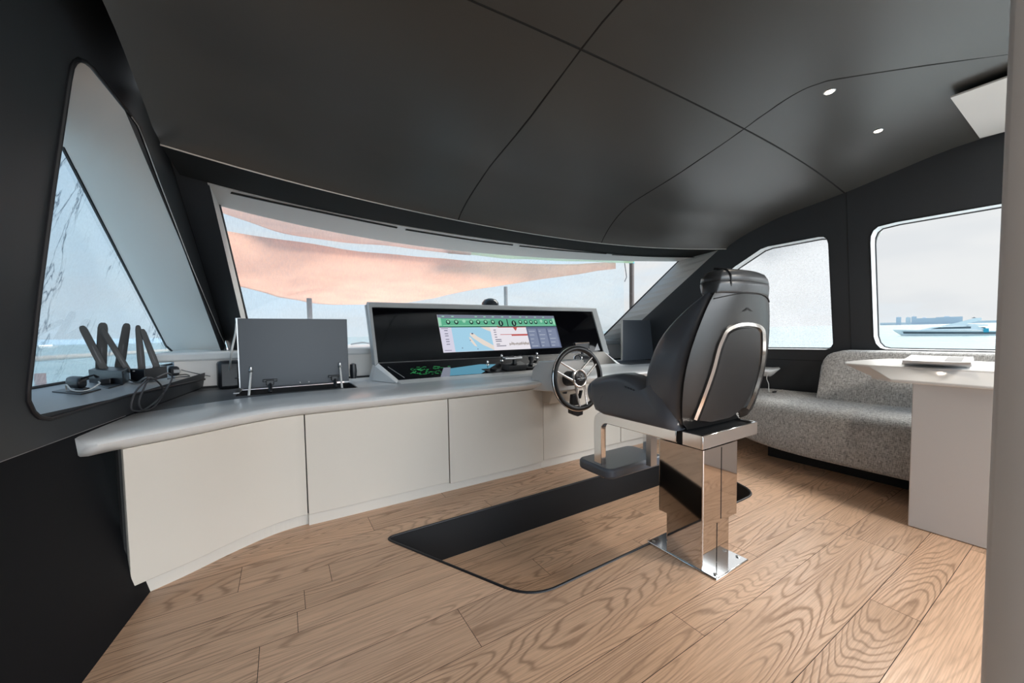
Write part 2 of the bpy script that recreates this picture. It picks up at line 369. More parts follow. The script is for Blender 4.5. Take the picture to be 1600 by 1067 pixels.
struct('trim_16',MB().tube([r[1]+Vector((.001,-.002,0)) for r in _r],.0016,6),M['seam'])
low=MB();ys=np.linspace(-2,3.6,15);low.grid([[(LWL(y,z)-.002,y,z) for y in ys] for z in (-.14,.3,.6795)])
struct('wall_left_lower',low,M['wall_low'])
struct('trim_4',MB().tube([(LW(y,.678)-.0004,y,.6775) for y in (-2,2.2)],.0012,6),M['steel'])
# left window : reveal, rim, glass, film
GP=(-1.06,2.8,.775);GN=(1,-.1,-.30)
def gl(p): return pl(p,GP,GN)
ins=[(122,93),(132,96),(142,104),(205,182),(215,196),(222,214),(250,290),(300,420),(351,540),(354,556),(352,574),(340,588),(200,618),(76,655),(60,652),(50,643),(42,626),(42,610),(60,450),(80,300),(106,125),(110,105),(115,97)]
gt=gl((97,232));gb=gl((258,540));gc=gl((270,560))
def G3(y,z): return Vector((GP[0]+.1*(y-2.8)+.30*(z-.775),y,z))
dirn=(gt-gb)
gA=gt+dirn*.12
ring=[]
def lerp(a,b,t): return a+(b-a)*t
gout=[gA,gA+ (gt-gA)*.25,gA+(gt-gA)*.5,gt,lerp(gt,gb,.06),lerp(gt,gb,.12),lerp(gt,gb,.35),lerp(gt,gb,.7),gb,gl((267,548)),gl((271,558)),G3(gl((268,566)).y,.765),G3(3.6,.765),G3(2.35,.765),G3(2.28,.765),G3(2.24,.775),G3(2.2,.79),G3(2.2,.82),G3(2.2,1.1),G3(2.2,1.5),G3(gA.y-.06,gA.z-.25),G3(gA.y-.04,gA.z-.1),G3(gA.y-.02,gA.z-.03)]
rv=MB();rv.grid([WLO,[lerp(a,b,.5) for a,b in zip(WLO,gout)],gout],True)
# visible pale reveal vs dark sill
N=len(WLO);pale=MB();sill=MB()
for i in range(N):
    j=(i+1)%N;tgt=sill if i in (10,11,12,13,14) else pale
    tgt.add([WLO[i],WLO[j],gout[j],gout[i]],[(0,1,2,3)])
w1=thing('window_1',(0,0,0),None,None,kind='structure')
obj('window_reveal',pale,M['lightgrey'],w1,smooth=True,autos=.35)
M['sill']=mat('grey_sill_top',(.30,.305,.315),.35,bump=(600,.2,.0004))
obj('window_sill',sill,M['sill'],w1)
obj('window_rim',MB().tube([v+Vector((.002,0,0)) for v in WLO],.0065,8,closed=True),M['gasket'],w1,smooth=True)
obj('bright_rim',MB().tube([lw(p,.009) for p in ((206,183),(216,197),(223,214),(251,290),(301,420),(352,540),(355,556))],.0022,6),M['lip'],w1,smooth=True)
obj('glass_gasket',MB().tube([v+Vector((.01,0,0)) for v in gout[:17]],.013,8),M['gasket'],w1,smooth=True)
obj('glass_pane',MB().add(gout,[tuple(range(N))]),M['glass'],w1)
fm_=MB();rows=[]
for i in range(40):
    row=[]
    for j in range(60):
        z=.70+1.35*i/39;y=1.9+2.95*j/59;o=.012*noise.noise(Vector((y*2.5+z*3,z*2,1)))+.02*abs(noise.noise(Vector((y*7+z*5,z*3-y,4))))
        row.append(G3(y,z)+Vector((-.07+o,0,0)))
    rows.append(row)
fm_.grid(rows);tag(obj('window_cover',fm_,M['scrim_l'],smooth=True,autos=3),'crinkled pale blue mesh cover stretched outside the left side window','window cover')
# right wall and its two windows
w2px=[(1385,546.5),(1375,544),(1368,537),(1364.5,526),(1359.5,380),(1360,369),(1364,360),(1372,353.5)]
w2c=[rw(p) for p in w2px];a=rw((1400,346.5));b=rw((1540,322));sl=(b.z-a.z)/(b.y-a.y)
yb=-.75
W2=[Vector((RW(v.y,v.z),v.y,v.z)) for v in w2c]+[a,b]+[Vector((RW(yb,b.z+sl*(yb-b.y)),yb,b.z+sl*(yb-b.y)))]+[Vector((RW(yb,.838),yb,.838))]
w1px=[(1290,547),(1298,544.5),(1302.5,537),(1295,381),(1292.8,373),(1287,369.3),(1279,369.6),(1200,384.5),(1188,389),(1148,416),(1120,439)]
W1=[rw(p) for p in w1px]
W1+=[rw((1101,458)),rw((1096,468))];e=W1[-1]
W1+=[Vector((RW(e.y,.86),e.y,.86)),Vector((RW(e.y-.06,.822),e.y-.06,.822))]
rfwd=[rw((1110,402)),rw((1003,500))]
f0=exz(rfwd[0],rfwd[1],1.76);f1=exz(rfwd[0],rfwd[1],.6)
rpoly=[(-2,-.14),(f1.y,-.14),(f1.y,f1.z),(f0.y,f0.z),(f0.y,2.6),(-2,2.6)]
struct('wall_right',wallmesh(rpoly,[[(v.y,v.z) for v in W2],[(v.y,v.z) for v in W1]],RW),M['wall'])
# wall seams
struct('trim_5',MB().tube([rw(p,-.001) for p in ((1322,292),(1330,545))]+[(RW(1.08,.5)-.001,1.08,.5)],.0022,6),M['seam'])
struct('trim_6',MB().tube([(RW(y,.742)-.001,y,.742) for y in (.9,2.4)],.002,6),M['seam'])
def side_window(nm,ring,depth,shr):
    w=thing(nm,(0,0,0),None,None,kind='structure')
    c=sum(ring,Vector())/len(ring)
    inn=[v+Vector((depth,0,0))+(c-v)*shr for v in ring]
    obj('window_reveal',MB().grid([ring,[lerp(p,q,.5) for p,q in zip(ring,inn)],inn],True),M['frame'],w,smooth=True,autos=.5)
    obj('window_rim',MB().tube([v+Vector((-.001,0,0)) for v in ring],.004,6,closed=True),M['gasket'],w)
    obj('glass_gasket',MB().tube(inn,.007,6,closed=True),M['gasket'],w)
    obj('glass_pane',MB().add(inn,[tuple(range(len(inn)))]),M['glass'],w)
    return inn
i2=side_window('window_3',W2,.085,.014)
i1=side_window('window_2',W1,.085,.02)
cv=MB();rows=[]
for i in range(24):
    row=[]
    for j in range(34):
        z=.78+1.0*i/23;y=1.1+1.15*j/33;o=.02*noise.noise(Vector((y*4,z*4,7)));row.append((RW(y,z)+.13+o,y,z))
    rows.append(row)
cv.grid(rows);tag(obj('window_cover',cv,M['scrim_r'],smooth=True,autos=3),'pale grey wrinkled film outside the smaller right side window','window cover')
# rolled plastic along the top of window 3
rp=[i2[6]+(i2[5]-i2[6])*t+Vector((.015,0,-.012+.004*math.sin(t*40))) for t in np.linspace(-.6,.95,30)]
tag(obj('rolled_blind',MB().tube(rp,[.008+.004*math.sin(i*1.9) for i in range(30)],8),M['cable'],smooth=True),'thin rolled clear plastic along top edge of big right window','blind')
# ------------------------------------------------------------------ ceiling
EX=np.array([-.37,-.326,-.185,-.026,.373,1.0,1.53,2.29,2.975,3.478,3.75]);EY=np.array([1.93,1.951,2.022,2.074,2.157,2.29,2.31,2.294,2.149,1.90,1.72])
epf=np.polyfit(EX,EY,4);YE=lambda x:float(np.polyval(epf,x))
DD=[-.01,0,.03,.08,.14,.22,.32,.43,.6,.83,1.18,1.38,1.8,2.4,5];DZ=[1.735,1.74,1.765,1.793,1.822,1.852,1.885,1.918,1.948,1.99,2.075,2.105,2.13,2.135,2.135]
ds=np.array([p for p in smooth_curve(list(zip(DD,DZ)),6)])
def CZ(x,y):
    return float(np.interp(YE(x)-y,ds[:,0],ds[:,1]))
xs=[-.368,-.36,-.34,-.30]+list(np.linspace(-.22,3.85,60));dl=[0,.012,.03,.05,.08,.11,.14,.18,.22,.27,.32,.37,.43,.5,.6,.7,.83,1.0,1.18,1.28,1.38,1.6,1.8,2.1,2.6,3.4,4.2]
rows=[]
for x in xs:
    r=[]
    for dd in dl:
        y=YE(x)-dd;z=CZ(x,y)
        if x<-.22: z-= .05*((-.22-x)/.148)**2*min(1,dd/.1)   # rolled left edge
        r.append((x,y,z))
    rows.append(r)
struct('ceiling',MB().grid(rows),M['ceil'],smooth=True,autos=1.2)
# roof above blocks the sky
struct('ceiling_upper',MB().box((1.6,.1,2.5),(5.2,4.6,.02)),M['wall_low'])
struct('ceiling_left_edge',MB().grid([[(-.368,YE(-.368)-dd,CZ(-.368,YE(-.368)-dd)-.05*min(1,dd/.1)) for dd in dl],[(-.372,YE(-.368)-dd,2.5) for dd in dl]]),M['wall_low'])
# ceiling seams
def seamline(pts,n=40,w=.0052):
    out=[]
    for a,b in zip(pts[:-1],pts[1:]):
        for t in np.linspace(0,1,n,endpoint=False): out.append((a[0]+(b[0]-a[0])*t,a[1]+(b[1]-a[1])*t))
    out.append(pts[-1])
    return MB().tube([(x,y,CZ(x,y)+.001) for x,y in out],w,6,flat=.6)
struct('trim_7',seamline([(-.36,1.12),(3.62,1.09)]),M['seam'])
struct('trim_8',seamline([(1.0,-1.2),(1.006,1.12),(1.006,1.9),(1.0,YE(1.0)-.002)]),M['seam'])
c4=smooth_curve([(2.29,YE(2.29)-.002),(2.2,2.05),(2.165,1.87),(2.159,1.5),(2.159,1.12),(2.11,.86),(2.13,.76),(2.2,.68),(2.57,.34),(3.4,-.42)],6)
struct('trim_9',seamline([tuple(p) for p in c4],4),M['seam'])
# lip, soffit, pale strip with vent slots
XS=np.linspace(-.37,3.65,50)
_st=[on(p_,'Z',1.742) for p_ in ((327,286.5),(400,304),(450,316),(560,340),(620,351),(700,363),(800,380),(900,390),(1060,402),(1110,401))]
sx=np.array([v.x for v in _st]);sy=np.array([v.y for v in _st])
gx=np.array([-.45,-.272,.057,.511,1.241,1.867,2.534,3.608,3.9]);gy=np.array([2.52,2.626,2.806,2.98,3.056,3.026,2.887,2.46,2.3])
spf=np.polyfit(sx,sy,4);gpf=np.polyfit(gx,gy,4);SY=lambda x:float(np.polyval(spf,x));GY=lambda x:float(np.polyval(gpf,x))
struct('trim_10',MB().tube([(x,YE(x)+.002,1.739) for x in XS],.0035,6),M['lip'],smooth=True)
struct('ceiling_soffit',MB().grid([[(x,YE(x),1.741) for x in XS],[(x,SY(x),1.742) for x in XS]]),M['soffit'])
XG=np.linspace(-.278,3.80,50)
w4=thing('window_4',(0,0,0),None,None,kind='structure')
obj('head_reveal',MB().grid([[(x,SY(x),1.742) for x in XG],[(x,SY(x),1.737) for x in XG],[(x,GY(x)+.02,1.735) for x in XG]]),M['surround'],w4,smooth=True,autos=.5)
for pts in ([(361,301.5),(430,317),(500,331.5),(560,344),(620,356)],[(634,359),(700,369.5),(750,377),(801,383)],[(812,384.5),(880,391.5),(947,396.5)],[(957,398),(1020,401),(1085,402)]):
    P=[on(p,'Z',1.733) for p in pts];P=[Vector(q) for q in smooth_curve(P,6)]
    th=.010
    obj('vent_slot',MB().tube(P,.011,8,flat=.3),M['seam'],w4)
RK=.9
def GS(x,z,off=0): return Vector((x,GY(x)+(1.74-z)*RK+off,z))
def gs(p):
    d=ray(p);lo,hi=.5,9.
    for _ in range(60):
        m=(lo+hi)/2;q=EYE+d*m
        if q[1]-GY(min(4.2,max(-.8,q[0])))-(1.74-q[2])*RK>0: hi=m
        else: lo=m
    return Vector(EYE+d*m)
gl0,gl1=gs((342,318)),gs((385,495));gr0,gr1=gs((1060,408)),gs((945,522))
def ext(a,b,z):
    t=(z-a.z)/(b.z-a.z);return a+(b-a)*t
ZB=.88
zs=np.linspace(1.745,ZB,14)
Lg=[ext(gl0,gl1,z).x for z in zs];Rg=[ext(gr0,gr1,z).x for z in zs]
rows=[[GS(a+(b-a)*t,z) for t in np.linspace(0,1,40)] for z,a,b in zip(zs,Lg,Rg)]
obj('glass_pane',MB().grid(rows),M['glass'],w4,smooth=True,autos=3)
ri0,ri1=rw((1110,402)),rw((1003,500))
jl=MB().grid([[ext(li0,li1,z) for z in zs],[GS(a,z)+Vector((0,0,0)) for z,a in zip(zs,Lg)]])
obj('left_jamb',jl,M['surround'],w4)
jr=MB().grid([[ext(ri0,ri1,z) for z in zs],[GS(a,z) for z,a in zip(zs,Rg)]])
obj('right_jamb',jr,M['surround'],w4)
obj('glass_gasket',MB().tube([GS(a,z,-.004) for z,a in zip(zs,Lg)],.008,6).tube([GS(a,z,-.004) for z,a in zip(zs,Rg)],.008,6),M['gasket'],w4)
# dash ledge under the windscreen
dl_=MB().box((1.6,3.75,.88),(4.6,1.16,.06));struct('trim_11',dl_,M['white'],bevel=.015)
struct('trim_12',MB().box((1.6,3.19,.76),(4.4,.02,.20)),M['lightgrey'])
struct('trim_14',MB().box((1.6,3.16,.672),(4.4,.04,.02)),M['blackm'])
# right end of the dash, dark pillar foot is the wall itself
# ------------------------------------------------------------------ door post at the right edge of the frame
pp=MB();ang=[(.80,.0885),(.79,.07),(.785,.04),(.785,-.3),(1.1,-.3),(1.1,.0885)]
pp.prism([(x,y,-.0) for x,y in ang],(0,0,2.13));struct('wall_back',pp,M['pillar'],bevel=.006)
wp=[on(p,'Z',2.092) for p in ((1485,153),(1531,216))]
cc=MB();q0,q1=wp;dx=Vector((.75,-.65,0))
cc.prism([q0,q1,q1+Vector((.1,-.7,0)),q0+Vector((.0,-1.0,0))],(0,0,.008));struct('ceiling_valance',cc,M['white'])
# ------------------------------------------------------------------ downlights
for i,(p,lb) in enumerate((((1296,144),'small round warm downlight just below the ceiling seam bend'),((1372,205),'small round warm downlight nearer the big right side window'))):
    q=on(p,'Z',2.07)
    for _ in range(6): q=on(p,'Z',CZ(q.x,q.y)-.003)
    t=thing('ceiling_light',q,lb,'ceiling light','recessed downlights in the dark ceiling')
    obj('trim_ring',MB().lathe(q,[(.017,.004),(.020,0),(.024,.001),(.024,.006)],n=24),M['steel'],t,smooth=True)
    obj('lens',MB().lathe(q,[(.001,-.001),(.017,-.001),(.017,.003)],n=24),M['lamp'],t)
    l=bpy.data.lights.new('downlight','SPOT');l.energy=6;l.color=(1,.85,.68);l.spot_size=1.9;l.spot_blend=.8;l.shadow_soft_size=.03
    lo=bpy.data.objects.new('downlight',l);lo.location=(0,0,-.012);col.objects.link(lo);lo.parent=t
# ------------------------------------------------------------------ helm console
C0=[(-.60,1.84),(-.515,1.905),(-.36,1.99),(-.21,2.09),(-.07,2.165),(.03,2.19),(.083,2.192)]
CC=smooth_curve(C0,6);CC=[tuple(c) for c in CC]
CP=CC+[(x,2.19) for x in np.linspace(.2,2.95,24)]+[tuple(p) for p in smooth_curve([(3.0,2.185),(3.15,2.13),(3.3,2.0),(3.42,1.82),(3.52,1.62),(3.56,1.5)],5)]
def cpath(x0,x1):
    out=[];X=[c[0] for c in CP]
    yy=lambda x:float(np.interp(x,X,[c[1] for c in CP]))
    out=[(x0,yy(x0))]+[c for c in CP if x0+1e-4<c[0]<x1-1e-4]+[(x1,yy(x1))];return out
def normals(P):
    out=[]
    for i in range(len(P)):
        a=P[max(0,i-1)];b=P[min(len(P)-1,i+1)];dx,dy=b[0]-a[0],b[1]-a[1];l=math.hypot(dx,dy);out.append((-dy/l,dx/l))
    return out
def strip(P,o0,o1,z0,z1):
    nn=normals(P);rows=[]
    for (x,y),(nx,ny) in zip(P,nn):
        rows.append([(x+nx*o0,y+ny*o0,z0),(x+nx*o0,y+ny*o0,z1),(x+nx*o1,y+ny*o1,z1),(x+nx*o1,y+ny*o1,z0)])
    return MB().grid(rows,True,True)
cabs=[(-.515,.078,.075,0,'curved cream cabinet at far left end of the helm console'),(.083,.863,.072,0,'flat cream cabinet below the raised left locker lid'),(.867,1.592,.062,-.006,'flat cream cabinet below the big display, slightly proud'),(1.598,2.40,.07,0,'cream cabinet behind the steering wheel and footrest'),(2.406,3.30,.07,0,'cream cabinet at right end of console beyond helm chair')]
for x0,x1,zb,pr,lb in cabs:
    P=cpath(x0,x1);t=thing('cabinet',((x0+x1)/2,2.3,0),lb,'cabinet','cabinets under the helm console')
    obj('door',strip(P,pr,pr+.02,zb,.598),M['cab'],t,bevel=.0015,seg=1)
    P2=cpath(x0-.0045,x1+.0045)
    obj('body',strip(P2,.0225,.045,.072,.598),M['cabin'],t)
    Pt=cpath(x0 if x0>-.5 else -.50,x1+.005)
    Ptt=[(max(x,-.485) if x0<-.5 else x,y) for x,y in Pt]
    obj('toe_kick',strip(Pt,.036 if x0>-.5 else .055,.07,0,.078),M['toe'],t)
# worktop
wt=thing('console_worktop',(1.5,2.4,.6),'long white bull-nosed worktop running across the helm cabinets','worktop')
nn=normals(CP);prof=[(.02,.5995),(0,.6),(-.035,.618),(-.058,.636),(-.064,.645),(-.058,.653),(-.03,.661),(.04,.666),(.15,.6695),(.348,.672),(.352,.670),(.352,.63),(.03,.6)]
rows=[]
for i,((x,y),(nx,ny)) in enumerate(zip(CP,nn)):
    row=[]
    for o,z in prof:
        oo=o;zz=z
        if i>=len(CP)-3: k_=(0.75,.4,.08)[i-len(CP)+3];oo=-.03+(o+.03)*k_;zz=.655+(z-.655)*k_+.02*(1-k_)
        if i==0: oo=o+.03
        row.append((x+nx*oo,y+ny*oo,zz))
    rows.append(row)
obj('white_nosing',MB().grid(rows,True,True),M['white'],wt,smooth=True,autos=.9)
# dark inset top (left), white remainder
inn=[(x+nx*.351,y+ny*.351) for (x,y),(nx,ny) in zip(CP,nn)]
i0=[p for p in inn if p[0]<.40]
opn=[(-.275,2.62),(.43,2.62),(.43,2.94),(-.275,2.94)]
dpoly=[(-.72,2.0)]+i0+[(.40,3.2),(-.72,3.2)]
def fillz(mb,poly,z,hole_=None):
    ps=[poly]
    if hole_: ps=subtract(poly,hole_)
    for p in ps: mb.add([(x,y,z) for x,y in p],[tuple(range(len(p)))])
    return mb
dk=MB()
i0=[p for p in inn if -.9<p[0]<.395]
cols=[]
for p in i0: cols.append(p)
for a,b in zip(cols[:-1],cols[1:]):
    q=[a,b,(b[0],3.2),(a[0],3.2)]
    for s_ in subtract(q,[(-.24,2.60),(.395,2.60),(.395,2.90),(-.24,2.90)]): dk.add([(x,y,.6705) for x,y in s_],[tuple(range(len(s_)))])
obj('dark_inset',dk,M['darktop'],wt)
wr_=MB()
wr_.prism([(.40,2.50,.6),(.66,2.50,.6),(.66,3.18,.6),(.40,3.18,.6)],(0,0,.0712))
obj('white_back',wr_,M['white'],wt);wr_=MB();wr_.prism([(2.95,2.50,.6),(3.7,2.5,.6),(3.7,3.18,.6),(2.95,3.18,.6)],(0,0,.0708))
obj('white_back',wr_,M['white'],wt)
lb_=MB();lb_.box((.078,2.75,.50),(.635,.30,.01)).box((.078,2.60,.585),(.635,.004,.165)).box((.078,2.90,.585),(.635,.004,.165)).box((-.24,2.75,.585),(.004,.30,.165)).box((.395,2.75,.585),(.004,.30,.165))
obj('locker_lining',lb_,M['blackm'],wt)
obj('right_dark_top',MB().prism([(2.95,2.56,.6715),(3.5,2.50,.6715),(3.5,2.95,.6715),(2.95,2.95,.6715)],(0,0,.002)),M['darktop'],wt)
# locker lids
def lid(x0,x1,yb,zt,lb,full=True):
    t=thing('locker_lid',((x0+x1)/2,yb,.672),lb,'lid','raised locker lids on the console')
    R=None
    obj('panel',MB().prism([(x0,yb,.695),(x1,yb,.695),(x1,yb+.022,.695),(x0,yb+.022,.695)],(0,.0,zt-.695)),M['flap'],t,bevel=.002,seg=1)
    obj('edge_strip',MB().box((x0-.003,yb+.011,(zt+.70)/2),(.006,.022,zt-.70)),M['steel'],t)
    for sx in ((x0+.06,x1-.05) if full else ()):
        s_=obj('gas_strut',MB().tube([(sx-.005,yb-.012,.79),(sx-.012,yb-.14,.665)],.006,8),M['cable'],t,smooth=True)
        obj('strut_ball',MB().lathe((sx-.005,yb-.008,.80),[(.001,-.014),(.010,-.008),(.012,0),(.008,.009),(.008,.022),(.001,.026)]),M['steel'],t,smooth=True)
    if full:
        for hx in (x0+.15,x1-.09):
            h=obj('hinge',MB().box((hx,yb-.008,.735),(.075,.016,.016)).box((hx,yb-.016,.722),(.040,.03,.03)).tube([(hx,yb-.02,.72),(hx,yb-.055,.665)],.011,8),M['black'],t,bevel=.003)
        for kx in (x0+.31,x0+.36): obj('screw',MB().lathe((kx,yb-.001,.708),[(.001,-.003),(.004,-.002),(.004,.002)],axis=(0,1,0)),M['steel'],t)
    return t
lid(-.225,.376,2.75,1.115,'raised slate grey locker lid at left of the big display')
lid(3.05,3.655,2.75,1.125,'raised slate grey locker lid at right, partly behind helm chair',False)
# rod holding the left lid
q=[on((370,499),'Y',2.76),on((368,520),'Y',2.755),on((361,555),'Y',2.74),on((358,598),'Z',.675)]
lt=thing('lid_stay',q[-1],'curved white stay cord beside raised left locker lid','stay')
obj('cord',MB().tube([Vector(v) for v in smooth_curve(q,8)],.0055,8),M['cable'],lt,smooth=True)
obj('base_ring',MB().tube([q[-1]+Vector((.028*math.cos(a),.028*math.sin(a),.002)) for a in np.linspace(0,2*PI,20,endpoint=False)],.003,6,closed=True),M['chrome'],lt,smooth=True)
obj('top_bracket',MB().box(q[0]+Vector((.008,0,-.01)),(.03,.012,.04)),M['steel'],lt,bevel=.003)
q0=on((364,616),'Z',.673);q1=on((376,605),'Z',.69)
obj('catch',MB().prism([q0,q0+Vector((.03,0,0)),q1+Vector((.025,0,0)),q1],(0,0,.008)),M['steel'],lt,bevel=.002)
# ------------------------------------------------------------------ display console
SB=(0,2.80,.805);ST=(0,2.95,1.24);SN=(0,ST[2]-SB[2],-(ST[1]-SB[1]))
def spn(p,off=0): 
    n=Vector(SN).normalized();return pl(p,Vector(SB)-n*off,SN)
DP=(0,2.64,.692);DN=(0,-.113,.16)
def dk_(p,off=0):
    n=Vector(DN).normalized();return pl(p,Vector(DP)+n*off,DN)
dc=thing('display_console',(1.7,2.8,.672),'wide silver framed display console with black glass screen panel','display console')
oTL,oTR=spn((576,472.5)),spn((932,481.5));gTL,gTR,gBL,gBR=spn((581,480)),spn((925,487)),spn((591,567.5)),spn((943.5,550.5))
oBL,oBR=spn((586,572)),spn((952,552))
back=Vector((0,.07,.01))
fr=MB()
for a,b,c,d in ((oTL,oTR,gTR,gTL),(oTR,oBR,gBR,gTR),(gTL,gBL,oBL,oTL)):
    fr.prism([a,b,c,d],back)
fr.prism([oTL+back,oTR+back,oBR+back,oBL+back],(0,.03,-.01))
obj('frame',fr,M['housing'],dc,bevel=.004)
bot0,bot1=gBL,gBR
gp=MB();inb=Vector((0,.012,0));gp.prism([gTL+inb,gTR+inb,gBR+inb,gBL+inb],(0,.02,0))
obj('glass_panel',gp,M['glassblack'],dc)
fBL,fBR=dk_((622,594)),dk_((838,576.5))
dx=Vector((0,0,0))
fR2=Vector((gBR.x+.01,fBL.y+.0,fBL.z));
deck=MB().prism([fBL,Vector((gBR.x-.0,fBL.y,fBL.z)),Vector((gBR.x,gBR.y,gBL.z+.0)),gBL],(0,.01,-.012))
obj('lower_glass_panel',deck,mat('anti_glare_black_glass',(.002,.002,.003),.35,spec=.12),dc)
obj('crease_strip',MB().tube([gBL+Vector((0,-.004,.002)),gBR+Vector((0,-.004,.002))],.0035,6),M['steel'],dc,smooth=True)
# white side cheeks
for s_,(xa,xb) in enumerate(((gBL.x,fBL.x),(gBR.x,gBR.x))):
    e=-.035 if s_==0 else .05
    P=[oBL if s_==0 else oBR,Vector((xa,gBL.y-.002,gBL.z)),Vector((xb,fBL.y-.01,fBL.z+.002)),Vector((xb+e*.6,fBL.y-.045,.674)),Vector((xa+e,2.84,.674))]
    ch=MB().add([P[0],P[1],P[2],P[3],P[4],P[0]+back,Vector((xa+e,2.98,.674))],[(0,1,2,3,4),(0,4,6,5),(1,2,3,4,0)])
    obj('side_cheek',ch,M['white'],dc,smooth=False)
obj('front_lip',MB().prism([fBL+Vector((-.02,-.0,0)),Vector((gBR.x+.03,fBL.y,fBL.z)),Vector((gBR.x+.03,fBL.y-.10,.671)),Vector((fBL.x-.0,fBL.y-.10,.671))],(0,.02,-.06)),M['white'],dc)
obj('rear_cover',MB().prism([gBL+Vector((0,.1,-.14)),gBR+Vector((0,.1,-.14)),oTR+Vector((0,.12,-.01)),oTL+Vector((0,.12,-.01))],(0,.05,0)),M['housing'],dc)
# display picture
def em(name,c,s=1.0): return mat(name,(0,0,0),.3,emit=c,estr=s*.62,spec=.2)
E_={'sea':em('screen_chart_blue',(.40,.68,.86)),'pale':em('screen_pale_lilac',(.72,.70,.84)),'white':em('screen_white',(.88,.84,.90)),'red':em('screen_red',(.55,.10,.09)),'grey':em('screen_header_grey',(.20,.23,.30)),
'slate':em('screen_slate',(.13,.16,.26)),'slate2':em('screen_slate_light',(.22,.26,.38)),'green':em('screen_green',(.12,.45,.28)),'lgreen':em('screen_light_green',(.35,.72,.50)),'dark':em('screen_dark',(.015,.03,.035)),'sand':em('screen_sand',(.86,.76,.68)),'tick':em('screen_tick_grey',(.12,.12,.18)),'dimw':em('screen_dim_white',(.45,.5,.6)),'brown':em('screen_brown',(.35,.30,.26))}
dTL,dTR,dBR,dBL=[spn(p,.0+.004-.012) for p in ((682.8,491.5),(864.8,493.5),(877.8,542.8),(693.3,551))]
def scr(u,v,o=0):
    p=(dTL*(1-u)+dTR*u)*(1-v)+(dBL*(1-u)+dBR*u)*v;return p+Vector(SN).normalized()*-0.0+Vector((0,-o,0))
disp=None
def rect(nm,u0,v0,u1,v1,m,o,par=dc):
    return obj(nm,MB().add([scr(u0,v0,o),scr(u1,v0,o),scr(u1,v1,o),scr(u0,v1,o)],[(0,1,2,3)]),m,par)
disp=obj('main_display',MB().prism([scr(0,0,-.0),scr(1,0,0),scr(1,1,0),scr(0,1,0)],(0,.004,0)),E_['white'],dc,label='lit chartplotter display')
def ell(mb,u,v,ru,rv,o,n=16):
    mb.add([scr(u+ru*math.cos(2*PI*k/n),v+rv*math.sin(2*PI*k/n),o) for k in range(n)],[tuple(range(n))])
def rc(mb,u0,v0,u1,v1,o): mb.add([scr(u0,v0,o),scr(u1,v0,o),scr(u1,v1,o),scr(u0,v1,o)],[(0,1,2,3)])
rect('header_bar',0,0,1,.10,E_['grey'],.0012,disp);rect('gauge_band',0,.10,1,.33,E_['green'],.0012,disp)
g=MB();rc(g,0,.08,.02,.30,.002);rc(g,.975,.08,.995,.28,.002);ell(g,.19,.17,.013,.05,.002);ell(g,.86,.17,.013,.05,.002);rc(g,.03,.285,.46,.30,.002);rc(g,.6,.285,.97,.30,.002);rc(g,.06,.13,.40,.15,.002)
obj('light_marks',g,E_['lgreen'],disp)
g=MB()
for u in (.07,.13,.245,.30,.36,.42,.66,.71,.76,.805,.905,.955): ell(g,u,.20,.016,.062,.0022)
for u in (.485,.60): ell(g,u,.235,.021,.085,.0022)
rc(g,.54,.11,.548,.32,.0022);rc(g,0,.325,1,.345,.0022);obj('gauge_dials',g,E_['dark'],disp)
g=MB()
for u in (.07,.13,.245,.30,.36,.42,.66,.71,.76,.805,.905,.955): ell(g,u,.19,.009,.034,.0028)
for u in (.485,.60): rc(g,u-.004,.18,.004+u,.28,.0028)
for u in (.03,.1,.28,.35,.42,.5,.57,.66,.72,.8,.88): rc(g,u,.035,u+.018,.06,.0028)
obj('gauge_pips',g,E_['lgreen'],disp)
rect('chart_area',.085,.345,.385,.995,E_['sea'],.0012,disp);rect('menu_column',0,.345,.085,.995,E_['pale'],.0012,disp)
g=MB();g.add([scr(u,v,.002) for u,v in ((.22,.50),(.25,.53),(.27,.60),(.385,.86),(.385,.99),(.30,.83),(.235,.64),(.215,.56))],[tuple(range(8))])
g.add([scr(u,v,.002) for u,v in ((.205,.60),(.22,.64),(.245,.80),(.255,.88),(.235,.85),(.21,.72))],[tuple(range(6))])
g.add([scr(u,v,.002) for u,v in ((.31,.345),(.385,.345),(.385,.47),(.35,.42))],[tuple(range(4))])
obj('breakwater',g,E_['sand'],disp)
g=MB()
for v in (.42,.50,.56,.65,.71,.78): rc(g,.03,v,.055,v+.018,.0022)
for v in (.37,.94): rc(g,.01,v,.06,v+.012,.0022)
for v,w in ((.42,.02),(.48,.02),(.55,.02),(.62,.02),(.69,.05),(.74,.05),(.82,.03),(.87,.08)): rc(g,.41,v,.41+w,v+.02,.0022)
ell(g,.235,.52,.008,.02,.0025);ell(g,.21,.70,.004,.012,.0025);ell(g,.14,.90,.004,.012,.0025);ell(g,.255,.94,.004,.012,.0025)
obj('text_ticks',g,E_['tick'],disp)
g=MB();rc(g,.46,.345,.70,.36,.0022);rc(g,.46,.555,.56,.57,.0022);rc(g,.555,.555,.70,.605,.0022)
g.add([scr(u,v,.0022) for u,v in ((.58,.345),(.62,.345),(.608,.43),(.60,.46),(.592,.42))],[tuple(range(5))]);g.add([scr(u,v,.0022) for u,v in ((.45,.30),(.455,.29),(.46,.36),(.452,.36))],[(0,1,2,3)])
obj('red_traces',g,E_['red'],disp)
g=MB();random.seed(8)
for k in range(26):
    u=.52+k*.0068;h=random.uniform(.01,.05);rc(g,u,.83-h,u+.005,.85+random.uniform(0,.03),.0022)
obj('sonar_trace',g,E_['brown'],disp)
rect('data_panel',.70,.345,1,1,E_['slate'],.0015,disp)
for k,(a,b) in enumerate(((.712,.79),(.805,.885),(.90,.985))):
    rect('data_column',a,.40,b,.96,E_['slate2'],.0022,disp)
g=MB()
